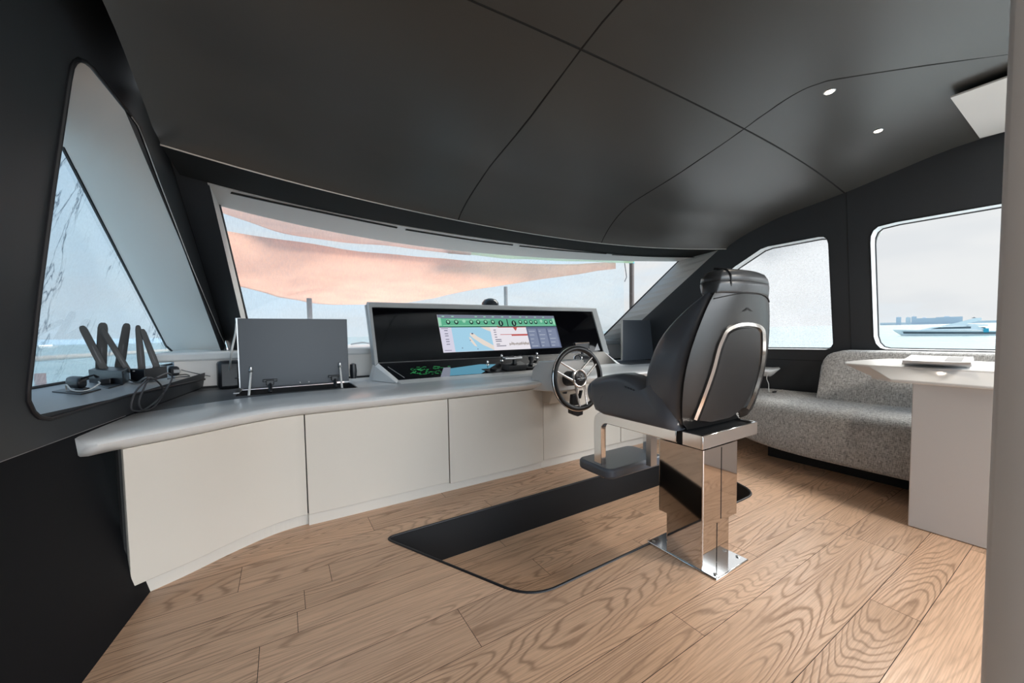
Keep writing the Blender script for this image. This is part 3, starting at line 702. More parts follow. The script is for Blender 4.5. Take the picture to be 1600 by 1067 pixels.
for a in (.718,.811,.906):
    for j,v in enumerate((.47,.58,.70,.81,.91)): rc(g,a,v,a+(.02+.012*((j*3+int(a*50))%4)),v+.02,.0028)
obj('data_text',g,E_['dimw'],disp)
# lower display, tilted panel
def dkp(p): return dk_(p,.0012)
lo_=obj('lower_display',MB().add([dkp(p) for p in ((689,588),(693,577),(750,569),(775,569),(752,583.5))],[(0,1,2,3,4)]),em('lower_screen_blue',(.10,.30,.42)),dc,label='dim blue chart on the lower glass')
obj('menu_strip',MB().add([dk_(p,.002) for p in ((688,589.5),(693,574.5),(704,573.5),(703,588))],[(0,1,2,3)]),em('lower_screen_grey',(.22,.24,.30)),lo_)
g=MB();random.seed(3)
for k in range(60):
    x=random.uniform(640,708);y=573+random.random()*12-(x-640)*.03
    if x>690 and y>577: continue
    a=random.uniform(1.5,6);g.add([dk_(p,.0015) for p in ((x,y),(x+a,y-.1),(x+a,y+.7),(x,y+.8))],[(0,1,2,3)])
for cx,cy in ((645,577),(660,576),(650,582),(668,582),(680,575)):
    for r0,r1 in ((3.6,2.6),):
        for k in range(14):
            a0,a1=2*PI*k/14*.8,2*PI*(k+1)/14*.8;g.add([dk_((cx+r*math.cos(a),cy+.45*r*math.sin(a)),.0015) for r,a in ((r0,a0),(r0,a1),(r1,a1),(r1,a0))],[(0,1,2,3)])
obj('green_gauges',g,em('lower_screen_green',(.02,.20,.06)),dc,label='dim green gauge graphics')
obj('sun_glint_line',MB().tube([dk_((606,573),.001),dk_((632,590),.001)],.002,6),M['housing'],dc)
obj('triangle_emblem',MB().add([spn(p,-.0105) for p in ((929,547.5),(933.5,536),(937.5,547))],[(0,1,2)]),mat('silver_emblem',(.4,.4,.4),.4),dc)
# wheel pod
pod=thing('wheel_pod',(1.7,2.1,.6),'white faceted pod rising from the worktop behind steering wheel','pod')
fy=2.0
A=[on((866,565),'Y',fy+.03),on((866,612.5),'Y',fy+.03)]
zT=A[0].z;zBm=A[1].z;xL=A[0].x;xR=2*1.715-xL
fL=.13
pts_top=[(xL,fy+.03),(xR,fy+.03),(xR+fL,fy+.22),(xR+fL,2.66),(xL-fL,2.66),(xL-.04,fy+.16)]
pv=[(x,y,zT+.0) for x,y in pts_top]
pd=MB().add([(xL,fy+.03,zT),(xR,fy+.03,zT),(xR+.02,2.20,zT-.005),(xL-.012,2.20,zT-.005),(xL,fy+.03,zBm),(xR,fy+.03,zBm),(xR+.09,2.20,zBm),(xL-.09,2.20,zBm),(xR+.07,2.20,.74),(xL-.07,2.20,.745)],[(0,1,2,3),(7,6,5,4),(0,4,5,1),(1,5,6,8,2),(0,3,9,7,4),(3,2,8,6,7,9)])
obj('shell',pd,M['white'],pod,bevel=.008,seg=2)
obj('lower_apron',MB().prism([(xL+.01,fy+.06,zBm+.02),(xR-.01,fy+.06,zBm+.02),(xR-.01,2.18,zBm+.02),(xL+.01,2.18,zBm+.02)],(0,.05,-.12)),M['cab'],pod,bevel=.01)
# steering wheel
WC=Vector((1.70,1.925,.69));WR=.203
wn=Vector((0,-1,.10)).normalized();wx=Vector((1,0,0));wz=wn.cross(wx)*-1
if wz.z<0: wz=-wz
def WP(r,a,h=0): return WC+wx*r*math.cos(a)+wz*r*math.sin(a)+wn*h
sw=thing('steering_wheel',WC,'black leather steering wheel with three chrome double spokes','steering wheel')
obj('rim',MB().tube([WP(WR,2*PI*k/56) for k in range(56)],.0185,14,closed=True),M['black'],sw,smooth=True)
obj('rim_inlay',MB().tube([WP(WR+.0155,2*PI*k/56,.006) for k in range(56)],.0035,6,closed=True),M['chrome'],sw,smooth=True)
for a0,a1,h0,h1 in ((142,162,115,198),(45,28,78,-5),(-92,-73,-143,-40)):
    sp=MB()
    for aa,hh in ((a0,h0),(a1,h1)):
        aa,hh=math.radians(aa),math.radians(hh);sp.tube([WP(.048,hh,.012),WP(.10,(aa*.7+hh*.3),.010),WP(WR-.006,aa,.006)],[.009,.0075,.007],8)
    obj('spoke',sp,M['satin'],sw,smooth=True)
    sp=MB().tube([WP(WR,math.radians(a),.0) for a in np.linspace(min(a0,a1)-3,max(a0,a1)+3,8)],.0178,12)
obj('hub_cap',MB().lathe(WC,[(.001,.026),(.038,.024),(.052,.016),(.052,-.02)],axis=wn,n=32),M['black'],sw,smooth=True)
obj('hub_ring',MB().tube([WP(.056,2*PI*k/40,.016) for k in range(40)],.008,10,closed=True),M['satin'],sw,smooth=True)
em_=MB()
em_.tube([WP(.012,math.radians(a),.027) + wz*.012 for a in range(0,361,40)],.003,6)
em_.add([WP(0,0,.0272)+wx*x+wz*z for x,z in ((-.032,-.004),(.034,-.002),(.034,.001),(-.032,-.0015))],[(0,1,2,3)])
em_.add([WP(0,0,.0272)+wx*x+wz*z for x,z in ((-.018,-.014),(.020,-.012),(.020,-.0105),(-.018,-.0125))],[(0,1,2,3)])
obj('hub_emblem',em_,M['steel'],sw)
obj('column',MB().tube([WC+wn*-.015,WC+wn*-.05,WC+wn*-.13],[.035,.05,.055],18),M['black'],sw,smooth=True)
# handset and bits below the wheel
hs=thing('control_handset',on((897,640),'Y',2.03),'small black handset hanging below the wheel on the pod','handset')
b0=on((889,613),'Y',2.03);b1=on((904,634),'Y',2.03)
obj('body',MB().prism([on(p,'Y',2.035) for p in ((890,616),(899,614),(903,632),(889,633))],(0,-.03,0)),M['black'],hs,bevel=.006)
obj('lower_block',MB().prism([on(p,'Y',2.05) for p in ((887,637),(904,639),(904,646),(896,649),(887,645))],(0,-.05,0)),M['black'],hs,bevel=.005)
obj('arm',MB().prism([on(p,'Y',2.03) for p in ((905,610),(908,609),(905,622),(902,622))],(0,-.02,0)),M['black'],hs,bevel=.002)
obj('button',MB().prism([on(p,'Y',2.03) for p in ((878,613),(885,611.5),(884,615),(880,615))],(0,-.01,0)),M['black'],hs)
# chrome framed instrument and cylinder on top of the pod
ci=thing('instrument_box',on((909,545),'Y',2.2),'small chrome framed instrument behind top of steering wheel','instrument')
P=[on(p,'Y',2.25) for p in ((899,536),(920,535),(920.5,545),(901,544))]
obj('bezel',MB().tube(P,.006,6,closed=True),M['chrome'],ci,smooth=True)
obj('face',MB().prism(P,(0,.03,0)),M['black'],ci)
obj('foot',MB().tube([on((910,544),'Y',2.26),on((910,556),'Y',2.26)],.012,8),M['black'],ci)
cy=thing('horn_cylinder',on((910,566),'Y',2.2),'black cylinder with chrome ringed end lying behind wheel','cylinder')
a=on((903,559.5),'Y',2.2);b=on((926,560),'Y',2.42)
ax=(b-a).normalized()
obj('body',MB().tube([a,b],.034,20),M['black'],cy,smooth=True)
obj('end_ring',MB().tube([a+(ax.orthogonal().normalized()*math.cos(t)+ax.cross(ax.orthogonal().normalized())*math.sin(t))*.030 for t in np.linspace(0,2*PI,24,endpoint=False)],.005,8,closed=True),M['chrome'],cy,smooth=True)
obj('end_face',MB().lathe(a,[(.001,-.004),(.018,-.003),(.02,.002)],axis=ax),M['steel'],cy,smooth=True)
# controls on the lower panel
def stand(p,h): 
    q=dk_(p);return q,zat(q.x,q.y,h)
tc_=thing('throttle_control',dk_((798,578)),'black twin throttle box with chrome handle right of lower screen','throttle')
P=[dk_(p) for p in ((783,577),(795,580.5),(822,577.5),(812,572))]
obj('base',MB().prism(P,(0,-.015,.045)),M['black'],tc_,bevel=.004)
t0=P[0].lerp(P[2],.5)+Vector((0,-.015,.045))
obj('stem',MB().box(t0+Vector((0,0,.02)),(.03,.03,.045)),M['black'],tc_,bevel=.004)
obj('handle',MB().box(t0+Vector((-.02,0,.052)),(.17,.045,.020)),M['steel'],tc_,bevel=.006)
for dx_ in (-.06,.02): obj('grip',MB().tube([t0+Vector((dx_,.0,.058)),t0+Vector((dx_+.05,-.0,.064))],.009,10),M['black'],tc_,smooth=True)
js=thing('joystick',dk_((825,573)),'black docking joystick between the throttle box and wheel','joystick')
P=[dk_(p) for p in ((812,574.5),(830,577),(845,572),(828,569))]
obj('base',MB().prism(P,(0,-.008,.018)),M['black'],js,bevel=.004)
j0=P[0].lerp(P[2],.5)+Vector((0,-.01,.02))
obj('stick',MB().lathe(j0,[(.022,0),(.018,.015),(.012,.03),(.022,.045),(.024,.07),(.012,.078)]),M['black'],js,smooth=True)
for p,pt_,lb in (((784,569),555,'chrome ball topped lever left of the throttle box'),((839,564),552,'chrome ball topped lever right of the joystick'),((762,574),566,'tiny lever on the small square plate beside lower screen')):
    q,z=stand(p,pt_);t=thing('toggle_lever',q,lb,'lever','levers on the lower console panel')
    h=z-q.z
    obj('stem',MB().tube([q,q+Vector((0,0,h*.8))],.004,8),M['black'],t)
    obj('knob',MB().lathe(q+Vector((0,0,h*.78)),[(.001,0),(.009,.004),(.011,.012),(.008,.02),(.001,.024)]),M['chrome'],t,smooth=True)
    obj('collar',MB().lathe(q+Vector((0,0,h*.25)),[(.008,0),(.016,.006),(.016,.012),(.008,.018)]),M['chrome'],t,smooth=True)
pt_=thing('control_plate',dk_((775,580)),'small square switch plate beside the lower blue screen','switch plate')
P=[dk_(p) for p in ((752,577.5),(768,583.5),(790,580.5),(772,575.5))]
obj('plate',MB().prism(P,(0,-.003,.006)),M['black'],pt_,bevel=.002)
obj('switch_block',MB().box(P[0].lerp(P[2],.5)+Vector((0,-.004,.014)),(.05,.03,.014)),M['blackm'],pt_,bevel=.003)
# compass dome behind the display
c0=on((766,478),'Y',3.1);cm=thing('compass',Vector((c0.x,3.1,.91)),'grey domed compass behind top edge of the display console','compass')
obj('pedestal',MB().lathe(Vector((c0.x,3.1,.91)),[(.12,0),(.10,.1),(.09,c0.z-.93)]),M['black'],cm,smooth=True)
obj('ring',MB().lathe(Vector((c0.x,3.1,c0.z-.02)),[(.10,0),(.105,.01),(.09,.02)]),M['housing'],cm,smooth=True)
obj('dome',MB().lathe(Vector((c0.x,3.1,c0.z)),[(.082,0),(.078,.03),(.055,.058),(.02,.07),(.001,.071)],n=28),mat('smoked_dome',(.03,.035,.04),.12),cm,smooth=True)
# ------------------------------------------------------------------ helm chair
CX=1.70
hc=thing('helm_chair',(1.55,.97,0),'black leather helm chair on polished steel pedestal','chair')
BX0,BX1,BY0,BY1=1.441,1.687,.818,1.153
obj('base_plate',MB().box(((BX0+BX1)/2,(BY0+BY1)/2,.004),(BX1-BX0,BY1-BY0,.008)),M['chrome'],hc,bevel=.006)
for x,y in ((BX0+.02,BY1-.022),(BX0+.025,BY0+.02),(BX1-.022,BY0+.035),(BX1-.02,BY1-.02)):
    obj('bolt',MB().lathe((x,y,.008),[(.009,0),(.009,.003),(.001,.004)],n=6),M['steel'],hc)
def rr(x0,x1,y0,y1,r,n=5):
    out=[]
    for cx,cy_,a in ((x1-r,y1-r,0),(x0+r,y1-r,90),(x0+r,y0+r,180),(x1-r,y0+r,270)):
        for k in range(n): 
            t=math.radians(a+90*k/(n-1));out.append((cx+r*math.cos(t),cy_+r*math.sin(t)))
    return out
def vprism(x0,x1,y0,y1,z0,z1,r): return MB().prism([(x,y,z0) for x,y in rr(x0,x1,y0,y1,r)],(0,0,z1-z0))
obj('lower_column',vprism(1.446,1.648,.882,1.053,.008,.30,.006),M['chrome2'],hc)
obj('upper_column',vprism(1.440,1.700,.877,1.088,.185,.512,.005),M['chrome2'],hc)
obj('column_seam',MB().box((1.572,.8765,.35),(.002,.002,.31)).box((1.552,.8815,.10),(.002,.002,.18)),M['blackm'],hc)
# seat frame: chrome tray
fz0,fz1=.515,.573
fx0,fx1,fy0,fy1=1.437,1.872,.878,1.40
obj('rear_beam',MB().box(((fx0+fx1)/2,fy0+.006,(fz0+fz1)/2),(fx1-fx0,.012,fz1-fz0)),M['chrome'],hc,bevel=.002,seg=1)
obj('rear_corner',MB().box((fx0+.006,.925,(fz0+fz1)/2),(.012,.09,fz1-fz0)),M['chrome'],hc,bevel=.002,seg=1)
obj('rear_corner',MB().box((fx1-.006,.98,(fz0+fz1)/2),(.012,.2,fz1-fz0)),M['chrome'],hc,bevel=.002,seg=1)
obj('gap_block',MB().box((fx0+.012,.982,(fz0+fz1)/2),(.016,.03,fz1-fz0-.002)),M['blackm'],hc)
obj('tray_top',MB().box(((fx0+fx1)/2,1.1,fz1-.012),(fx1-fx0-.03,.42,.006)),M['blackm'],hc)
obj('tray_bottom',MB().box(((fx0+fx1)/2,1.13,fz0+.003),(fx1-fx0-.02,.48,.006)),M['chrome'],hc)
for s_,X in ((0,fx0),(1,fx1-.035)):
    # side arm bending down to the footrest
    outer=[(1.0,fz1)]+[(1.44+.062*math.cos(a),fz1-.062+.062*math.sin(a)) for a in np.linspace(PI/2,0,8)]+[(1.502,.222),(1.446,.222)]+[(1.446-.04+.04*math.cos(a),fz1-.055-.04+.04*math.sin(a)) for a in np.linspace(0,PI/2,7)]+[(1.0,fz1-.055)]
    obj('footrest_arm',MB().prism([(X,y,z) for y,z in outer],(.035,0,0)),M['chrome'],hc,bevel=.003)
P=[on(p,'Z',.285) for p in ((899,713),(914,703),(975,693),(1026,703),(1028,714),(943,738))]
fr_=vprism(1.41,1.86,1.36,1.62,.232,.285,.05)
obj('footrest_pad',fr_,M['leather'],hc,bevel=.014,seg=3)
obj('footrest_rail',MB().box((1.655,1.445,.226),(.44,.03,.012)),M['chrome'],hc,bevel=.002)
obj('footrest_hinge',MB().box((1.66,1.30,.40),(.05,.03,.23)),M['steel'],hc)
# seat body: bolsters and cushion
side=[(1.496,.738),(1.502,.70),(1.492,.64),(1.463,.588),(1.40,.572),(1.20,.572),(.985,.572),(.975,.62),(1.0,.72),(1.06,.785),(1.092,.762),(1.126,.750),(1.158,.768),(1.214,.790),(1.273,.798),(1.335,.790),(1.401,.775),(1.465,.757)]
sc_=np.mean(side,axis=0)
def seatsec(x,s=1.0,cut=None):
    o=[]
    for y,z in side:
        yy=sc_[0]+(y-sc_[0])*s;zz=.66+(z-.66)*s
        if cut and zz>cut and yy>1.06: zz=cut+(zz-cut)*.12
        o.append((x,yy,zz))
    return o
hw_=[(-.315,.72,None),(-.31,.86,None),(-.298,.95,None),(-.275,1.0,None),(-.235,1.0,None),(-.205,.985,None),(-.185,.97,.72),(-.15,.97,.70),(0,.97,.69),(.15,.97,.70),(.185,.97,.72),(.205,.985,None),(.235,1.0,None),(.275,1.0,None),(.298,.95,None),(.31,.86,None),(.315,.72,None)]
seat=obj('seat',MB().grid([seatsec(CX+dx_,s_,c_) for dx_,s_,c_ in hw_],True,True),M['leather'],hc,smooth=True,autos=1.3)
obj('front_bolster',MB().tube([(CX-.262,1.497,.672),(CX-.255,1.513,.668),(CX+.255,1.513,.668),(CX+.262,1.497,.672)],[.02,.045,.045,.02],16,flat=1.3),M['leather'],hc,smooth=True)
obj('bolster_button',MB().lathe((CX-.275,1.497,.69),[(.001,-.006),(.007,-.005),(.008,.002)],axis=(1,0,0)),M['steel'],hc,smooth=True)
sxl=CX-.301
bt=obj('seat_switches',MB().prism([(sxl-.011,1.245,.750),(sxl-.011,1.170,.737),(sxl-.011,1.172,.716),(sxl-.011,1.24,.728)],(.02,0,0)),M['blackm'],hc)
for k in range(4): obj('switch_button',MB().box((sxl-.012,1.232-.0165*k,.739-.0035*k),(.004,.008,.008)),M['steel'],hc)
obj('stitch_line',MB().tube([Vector(q_) for q_ in smooth_curve([(sxl-.012,1.405,.60),(sxl-.013,1.402,.64),(sxl-.013,1.385,.672),(sxl-.0125,1.34,.682),(sxl-.012,1.26,.672)],5)],.0012,5),M['seam'],hc)
# backrest
LV=[(.585,1.455,1.945,1.14),(.60,1.425,1.975,1.145),(.64,1.405,1.995,1.15),(.70,1.390,2.01,1.15),(.78,1.378,2.025,1.14),(.85,1.378,2.025,1.12),(.92,1.388,2.012,1.10),(.99,1.408,1.992,1.07),(1.05,1.430,1.970,1.025),(1.10,1.452,1.948,.978),(1.14,1.475,1.925,.935),(1.165,1.495,1.905,.905),(1.178,1.52,1.88,.89)]
YB=lambda z:.96-.17*(z-.6)
def lvi(z,k): return float(np.interp(z,[l[0] for l in LV],[l[k] for l in LV]))
rows=[]
for z,xl,xr,yf in LV:
    yb_=YB(z);w=xr-xl;yf=max(yf,yb_+.05)
    bw=.11
    ring=[(xl+.004,yb_-.004),(xl-.000,yb_+.02),(xl-.002,(yb_+yf)/2),(xl+.008,yf-.02),(xl+.03,yf),(xl+.07,yf-.01),(xl+bw,yf-.07 if yf-yb_>.14 else yf-.02),(CX,max(yb_+.06,yf-.09) if yf-yb_>.14 else yf-.01),(xr-bw,yf-.07 if yf-yb_>.14 else yf-.02),(xr-.07,yf-.01),(xr-.03,yf),(xr-.008,yf-.02),(xr+.002,(yb_+yf)/2),(xr,yb_+.02),(xr-.004,yb_-.004)]
    rows.append([(x,y,z) for x,y in ring])
o=obj('backrest',MB().grid(rows,True,True),M['leather'],hc,smooth=True,autos=1.3,sub=1)
# rear shell
rows=[]
def bulge(t): return .042*(1-abs(2*t-1)**2.6)
def SH(t,z,off=0):
    xl,xr=lvi(z,1),lvi(z,2);b=bulge(t)*min(1,max(.3,(z-.56)/.08))
    return Vector((xl+(xr-xl)*t,YB(z)-.004-b-off,z))
zsn=[.580,.59,.62,.68,.75,.82,.89,.96,1.02,1.08,1.12,1.15,1.17]
tt=[0,.01,.03,.06,.1,.16,.24,.34,.44,.5,.56,.66,.76,.84,.9,.94,.97,.99,1]
obj('back_shell',MB().grid([[SH(t,z) for t in tt] for z in zsn]),M['shell'],hc,smooth=True,autos=1.5)
obj('shell_bottom',MB().grid([[SH(t,.580) for t in tt],[Vector((1.5+.4*t,1.02,.576)) for t in tt]]),M['shell'],hc)
for t_ in (0,1): obj('piping',MB().tube([SH(t_,z) for z in np.linspace(.585,1.165,24)],.0015,6),M['seam'],hc,smooth=True)
def onback(p,off=0):
    q=pl(p,(0,.925,.6),(0,1,.17))
    for _ in range(6):
        xl,xr=lvi(q.z,1),lvi(q.z,2);t=min(1,max(0,(q.x-xl)/(xr-xl)));y=YB(q.z)-.004-bulge(t)-off
        q=pl(p,(0,y+.17*(q.z-.6),.6),(0,1,.17))
    return q
chp=[(1083,655),(1097,619),(1111,579),(1120,545),(1127,527),(1134,515),(1148,507),(1165,504),(1182,506),(1192,512),(1195.5,525),(1194.5,560),(1188,592),(1178,622),(1169,640)]
chp=[tuple(p) for p in smooth_curve(chp,5)]
cen=np.mean(chp,axis=0)
oc=[onback(p,.004) for p in chp]
def inset(px,d):
    out=[]
    for i,p in enumerate(px):
        a=np.array(px[max(0,i-1)]);b=np.array(px[min(len(px)-1,i+1)]);t=(b-a)/np.linalg.norm(b-a);n=np.array([-t[1],t[0]])
        if n@(cen-np.array(p))<0: n=-n
        out.append(tuple(np.array(p)+n*d))
    return out
ic=[onback(p,.004) for p in inset(chp,5.0)]
ic2=[onback(p,.002) for p in inset(chp,6.0)]
pw=[onback(p,.006) for p in inset(chp,8.0)]
obj('chrome_surround',MB().grid([[v+Vector((0,.006,0)) for v in oc],[v+Vector((0,-.004,0)) for v in oc],[v+Vector((0,-.004,0)) for v in ic],[v+Vector((0,.006,0)) for v in ic2]]),M['chrome'],hc,smooth=True,autos=.7)
bp_=[onback(p,.006) for p in ((1086,663),(1110,660),(1140,653),(1163,644))]
pwn=pw
cc_=onback((1142,590),.008)
pm=MB();ringp=pwn+bp_[::-1][1:-1]
rws=[]
for s_ in (1.0,.985,.93,.7,.4,.12):
    r_=[]
    for v in ringp:
        x=cc_.x+(v.x-cc_.x)*s_;z=cc_.z+(v.z-cc_.z)*s_
        xl,xr=lvi(z,1),lvi(z,2);t=min(1,max(0,(x-xl)/(xr-xl)));y=YB(z)-.004-bulge(t)-(.001 if s_==1 else .009)
        r_.append((x,y,z))
    rws.append(r_)
pm.grid(rws,True);k=len(pm.v)-len(ringp);pm.f.append(tuple(range(k,k+len(ringp))))
obj('back_panel',pm,M['panelblk'],hc,smooth=True,autos=.9)
# emblem
q=[onback(p,.002) for p in ((1160.5,486.5),(1168.5,480.5),(1177,486.5),(1174,486.3),(1168.5,483.8),(1164,486.3))]
obj('chevron_emblem',MB().add(q,[(0,1,4,5),(1,2,3,4)]),M['seam'],hc)
# headrest
def hsec(z,xl,xr,yf,k):
    out=[]
    yb_=YB(min(z,1.2))-.006
    for t in [0,.02,.06,.12,.22,.35,.5,.65,.78,.88,.94,.98,1]: out.append((xl+(xr-xl)*t,yb_-bulge(t)*k+(1-k)*.03,z))
    for t in [1,.985,.95,.88,.7,.5,.3,.12,.05,.015,0]:
        e=(1-abs(2*t-1)**5);out.append((xl+(xr-xl)*t,yb_+.03+(yf-yb_-.03)*(.35+.65*e),z))
    return out
hz=[(1.150,1.487,1.917,.955,1.),(1.160,1.488,1.914,.965,1.02),(1.185,1.493,1.906,.975,1.03),(1.197,1.497,1.900,.978,1.02),(1.200,1.502,1.893,.974,.96),(1.203,1.499,1.897,.978,1.02),(1.222,1.506,1.888,.978,1.0),(1.240,1.522,1.868,.968,.9),(1.252,1.548,1.838,.945,.6),(1.258,1.59,1.79,.92,.2)]
obj('headrest',MB().grid([hsec(*h) for h in hz],True,True),M['head'],hc,smooth=True,autos=1.4)
obj('headrest_strap',MB().tube([(1.545+.01*(z<1.19),y,z) for y,z in ((.838,1.165),(.832,1.19),(.833,1.225),(.85,1.246),(.90,1.258))],.0045,8),M['blackm'],hc,smooth=True)
obj('collar_seam',MB().tube([SH(t,1.155-.03*(2*t-1)**2,.002) for t in np.linspace(.02,.98,20)],.0022,6),M['seam'],hc)
# ------------------------------------------------------------------ sofa
so=thing('sofa',(3.3,.6,0),'long grey tweed bench sofa below the right side windows','sofa')
def FX(y): # front x of the seat
    return 3.0 if y<.9 else 3.0+.30*((y-.9)/.85)**2.6
rows=[]
for y in list(np.linspace(-1.0,1.6,34))+[1.66,1.71,1.74,1.755]:
    e=max(0,(y-1.6)/.155);f=FX(y)+.10*e*e;s_=1-.10*e**3
    back_=RW(y,.4)-.04
    pr=[(f+.12,.12),(f+.02,.125),(f-.00,.15),(f+.02,.26),(f+.045,.36),(f+.065,.40),(f+.105,.435),(f+.17,.452),(f+.32,.462),(back_,.478),(back_,.12)]
    rows.append([(x,y,.3+(z-.3)*s_) for x,z in pr])
obj('seat_cushion',MB().grid(rows,True,True),M['tweed'],so,smooth=True,autos=1.0)
rows=[]
for y,k in [(-1.0,1)]+[(y,1) for y in np.linspace(-.8,1.08,16)]+[(1.12,.985),(1.16,.95),(1.19,.90),(1.21,.82),(1.222,.7)]:
    zt=.475+(.835-.475)*k;xo=0.0
    X0=3.555-.06*max(0,y-.6)+.0;X1=RW(y,.7)-.03
    rows.append([(X0-.03,y,.470),(X0+.0,y,.55),(X0+.035,y,zt-.06),(X0+.05,y,zt-.015),(X0+.075,y,zt),(X1-.02,y,zt+.003),(X1,y,zt-.02),(X1,y,.47)])
obj('backrest',MB().grid(rows,True,True),M['tweed'],so,smooth=True,autos=1.0)
obj('plinth',MB().box((3.44,.2,.06),(.36,2.5,.12)),M['blackm'],so)
# cable on the sofa
cb=[on(p,'X',3.5) for p in ((1203,577),(1198,590),(1201,600))]+[Vector((3.50,1.55,.47)),on((1218,610.5),'Z',.474),on((1236,605),'Z',.476),on((1262,610),'Z',.476),on((1280,606),'Z',.476),on((1276,609),'Z',.476)]
tag(obj('charging_cable',MB().tube([Vector(v) for v in smooth_curve(cb,8)],.003,6),M['cable'],smooth=True),'thin white cable hanging from console tip onto the sofa seat','cable')
tag(obj('cable_plug',MB().box(on((1210,612),'Z',.478),(.05,.015,.012)),M['black'],bevel=.003),'small black plug lying on left end of the sofa','plug')
# ------------------------------------------------------------------ table
tb=thing('table',(3.0,.2,0),'white dining table with sloped edges beside the grey sofa','table')
TT=[(2.70,-1.0),(2.69,.45),(2.72,.72),(2.78,.84),(2.90,.88),(3.15,.86),(3.36,.80),(3.42,.70),(3.42,-1.0)]
cT=(3.05,.0)
def sc2(P,k,ky): return [(cT[0]+(x-cT[0])*k,cT[1]+(y-cT[1])*ky if y>0 else y) for x,y in P]
low_=[(2.64,-1.0),(2.64,.30),(2.655,.62),(2.76,.72),(2.9,.74),(3.1,.72),(3.3,.66),(3.34,.55),(3.34,-1.0)]
rows=[[(x,y,.722) for x,y in low_],[(x,y,.735) for x,y in low_],[(x,y,.792) for x,y in TT],[(x,y,.80) for x,y in sc2(TT,.995,.995)]]
obj('tabletop',MB().grid(rows,True,True),M['white'],tb,bevel=.003)
obj('pedestal',MB().prism([(2.655,.54,0.002),(3.15,.54,0.002),(3.15,-.6,0.002),(2.655,-.6,0.002)],(0,0,.722)),mat('white_pedestal',(.62,.61,.60),.3),tb,bevel=.004)
# magazines
def mag(pts,z,h,m,lb,curl=0):
    t=[on(p,'Z',z) for p in pts]
    a,b,c,d=t;rows=[]
    for k in range(9):
        u=k/8;cz=curl*u**3
        rows.append([a.lerp(b,u)+Vector((0,0,cz)),d.lerp(c,u)+Vector((0,0,cz)),d.lerp(c,u)+Vector((0,0,cz+h)),a.lerp(b,u)+Vector((0,0,cz+h))])
    return rows
g_='magazines stacked on the white table'
for i,(sh,z,m,lb,cu) in enumerate((((0,0),.801,'paper','bottom magazine of the stack on the white table',0),((2,-1.5),.812,'ink','dark covered magazine in middle of the table stack',.002),((1,-3),.822,'paper','top white magazine with lifted corner on table stack',.006))):
    px=[(1409+sh[0],569+sh[1]),(1516+sh[0],575+sh[1]),(1520+sh[0],565+sh[1]),(1423+sh[0],560+sh[1])]
    rows=mag(px,z,.010,M[m],lb,cu)
    t=thing('magazine',Vector(rows[0][0]),lb,'magazine',g_)
    obj('pages',MB().grid(rows,True,True),M['paper'],t)
    cz=[[r[3]+Vector((0,0,.0006)),r[2]+Vector((0,0,.0006))] for r in rows]
    obj('cover',MB().grid(cz if i<2 else cz[:9]),M['ink'] if i==1 else M['paper'],t)
    if i==2: obj('cover_print',MB().grid([[r[0].lerp(r[1],.1)+Vector((0,0,.0008)),r[0].lerp(r[1],.9)+Vector((0,0,.0008))] for r in cz[5:8]]),M['ink'],t)
# ------------------------------------------------------------------ things on the left window sill
SZ=.764
def S(p,z=SZ): return on(p,'Z',z)
def boxp(P,h): 
    return MB().prism(P,(0,0,h))
def fourth(a,b,c): return a+c-b
# front router
ra=S((139.5,598));rb=S((192,602));rcn=S((203,593));rd=fourth(ra,rb,rcn)
h=zat(rb.x,rb.y,580)-SZ
rt=thing('wifi_router',ra.lerp(rcn,.5),'black wifi router with four tall antennas on left sill','router')
obj('body',boxp([ra,rb,rcn,rd],h),M['black'],rt,bevel=.003)
def antenna(par,base,top,wb,wt,tw=.006):
    """flat paddle from base point to top point (3d), facing the cabin"""
    b,t=Vector(base),Vector(top);ax=(t-b).normalized();sd=ax.cross(Vector((-.35,1,0))).normalized();n=ax.cross(sd)
    m_=MB();rws=[]
    for s_,w in ((0,wb),(.3,wb*1.05),(.9,wt),(.97,wt*.8),(1.0,wt*.4)):
        c=b.lerp(t,s_);rws.append([c-sd*w-n*tw,c+sd*w-n*tw,c+sd*w+n*tw,c-sd*w+n*tw])
    m_.grid(rws,True,True);obj('antenna',m_,M['ant'],par,bevel=.002)
    obj('antenna_inlay',MB().add([b.lerp(t,.15)-n*(tw+.0006)-sd*wb*.15,b.lerp(t,.15)-n*(tw+.0006)+sd*wb*.2,b.lerp(t,.55)-n*(tw+.0006)+sd*wt*.15,b.lerp(t,.55)-n*(tw+.0006)-sd*wt*.1],[(0,1,2,3)]).add([b.lerp(t,.15)+n*(tw+.0006)-sd*wb*.15,b.lerp(t,.15)+n*(tw+.0006)+sd*wb*.2,b.lerp(t,.55)+n*(tw+.0006)+sd*wt*.15,b.lerp(t,.55)+n*(tw+.0006)-sd*wt*.1],[(0,1,2,3)]),M['ink'],par)
M['ant']=mat('bronze_grey_antenna',(.03,.029,.028),.5)
yA=(ra.y+rcn.y)/2;
def ay(p,y): return on(p,'Y',y)
antenna(rt,ay((163,577),yA+.02),ay((127.5,509),yA+.02),.017,.016)
antenna(rt,ay((157,590),yA+.12),ay((161,504),yA+.12),.022,.021)
antenna(rt,ay((202,582),yA-.0),ay((159,513),yA-.0),.014,.013)
antenna(rt,ay((186,578),yA+.15),ay((198.5,505),yA+.15),.021,.018)
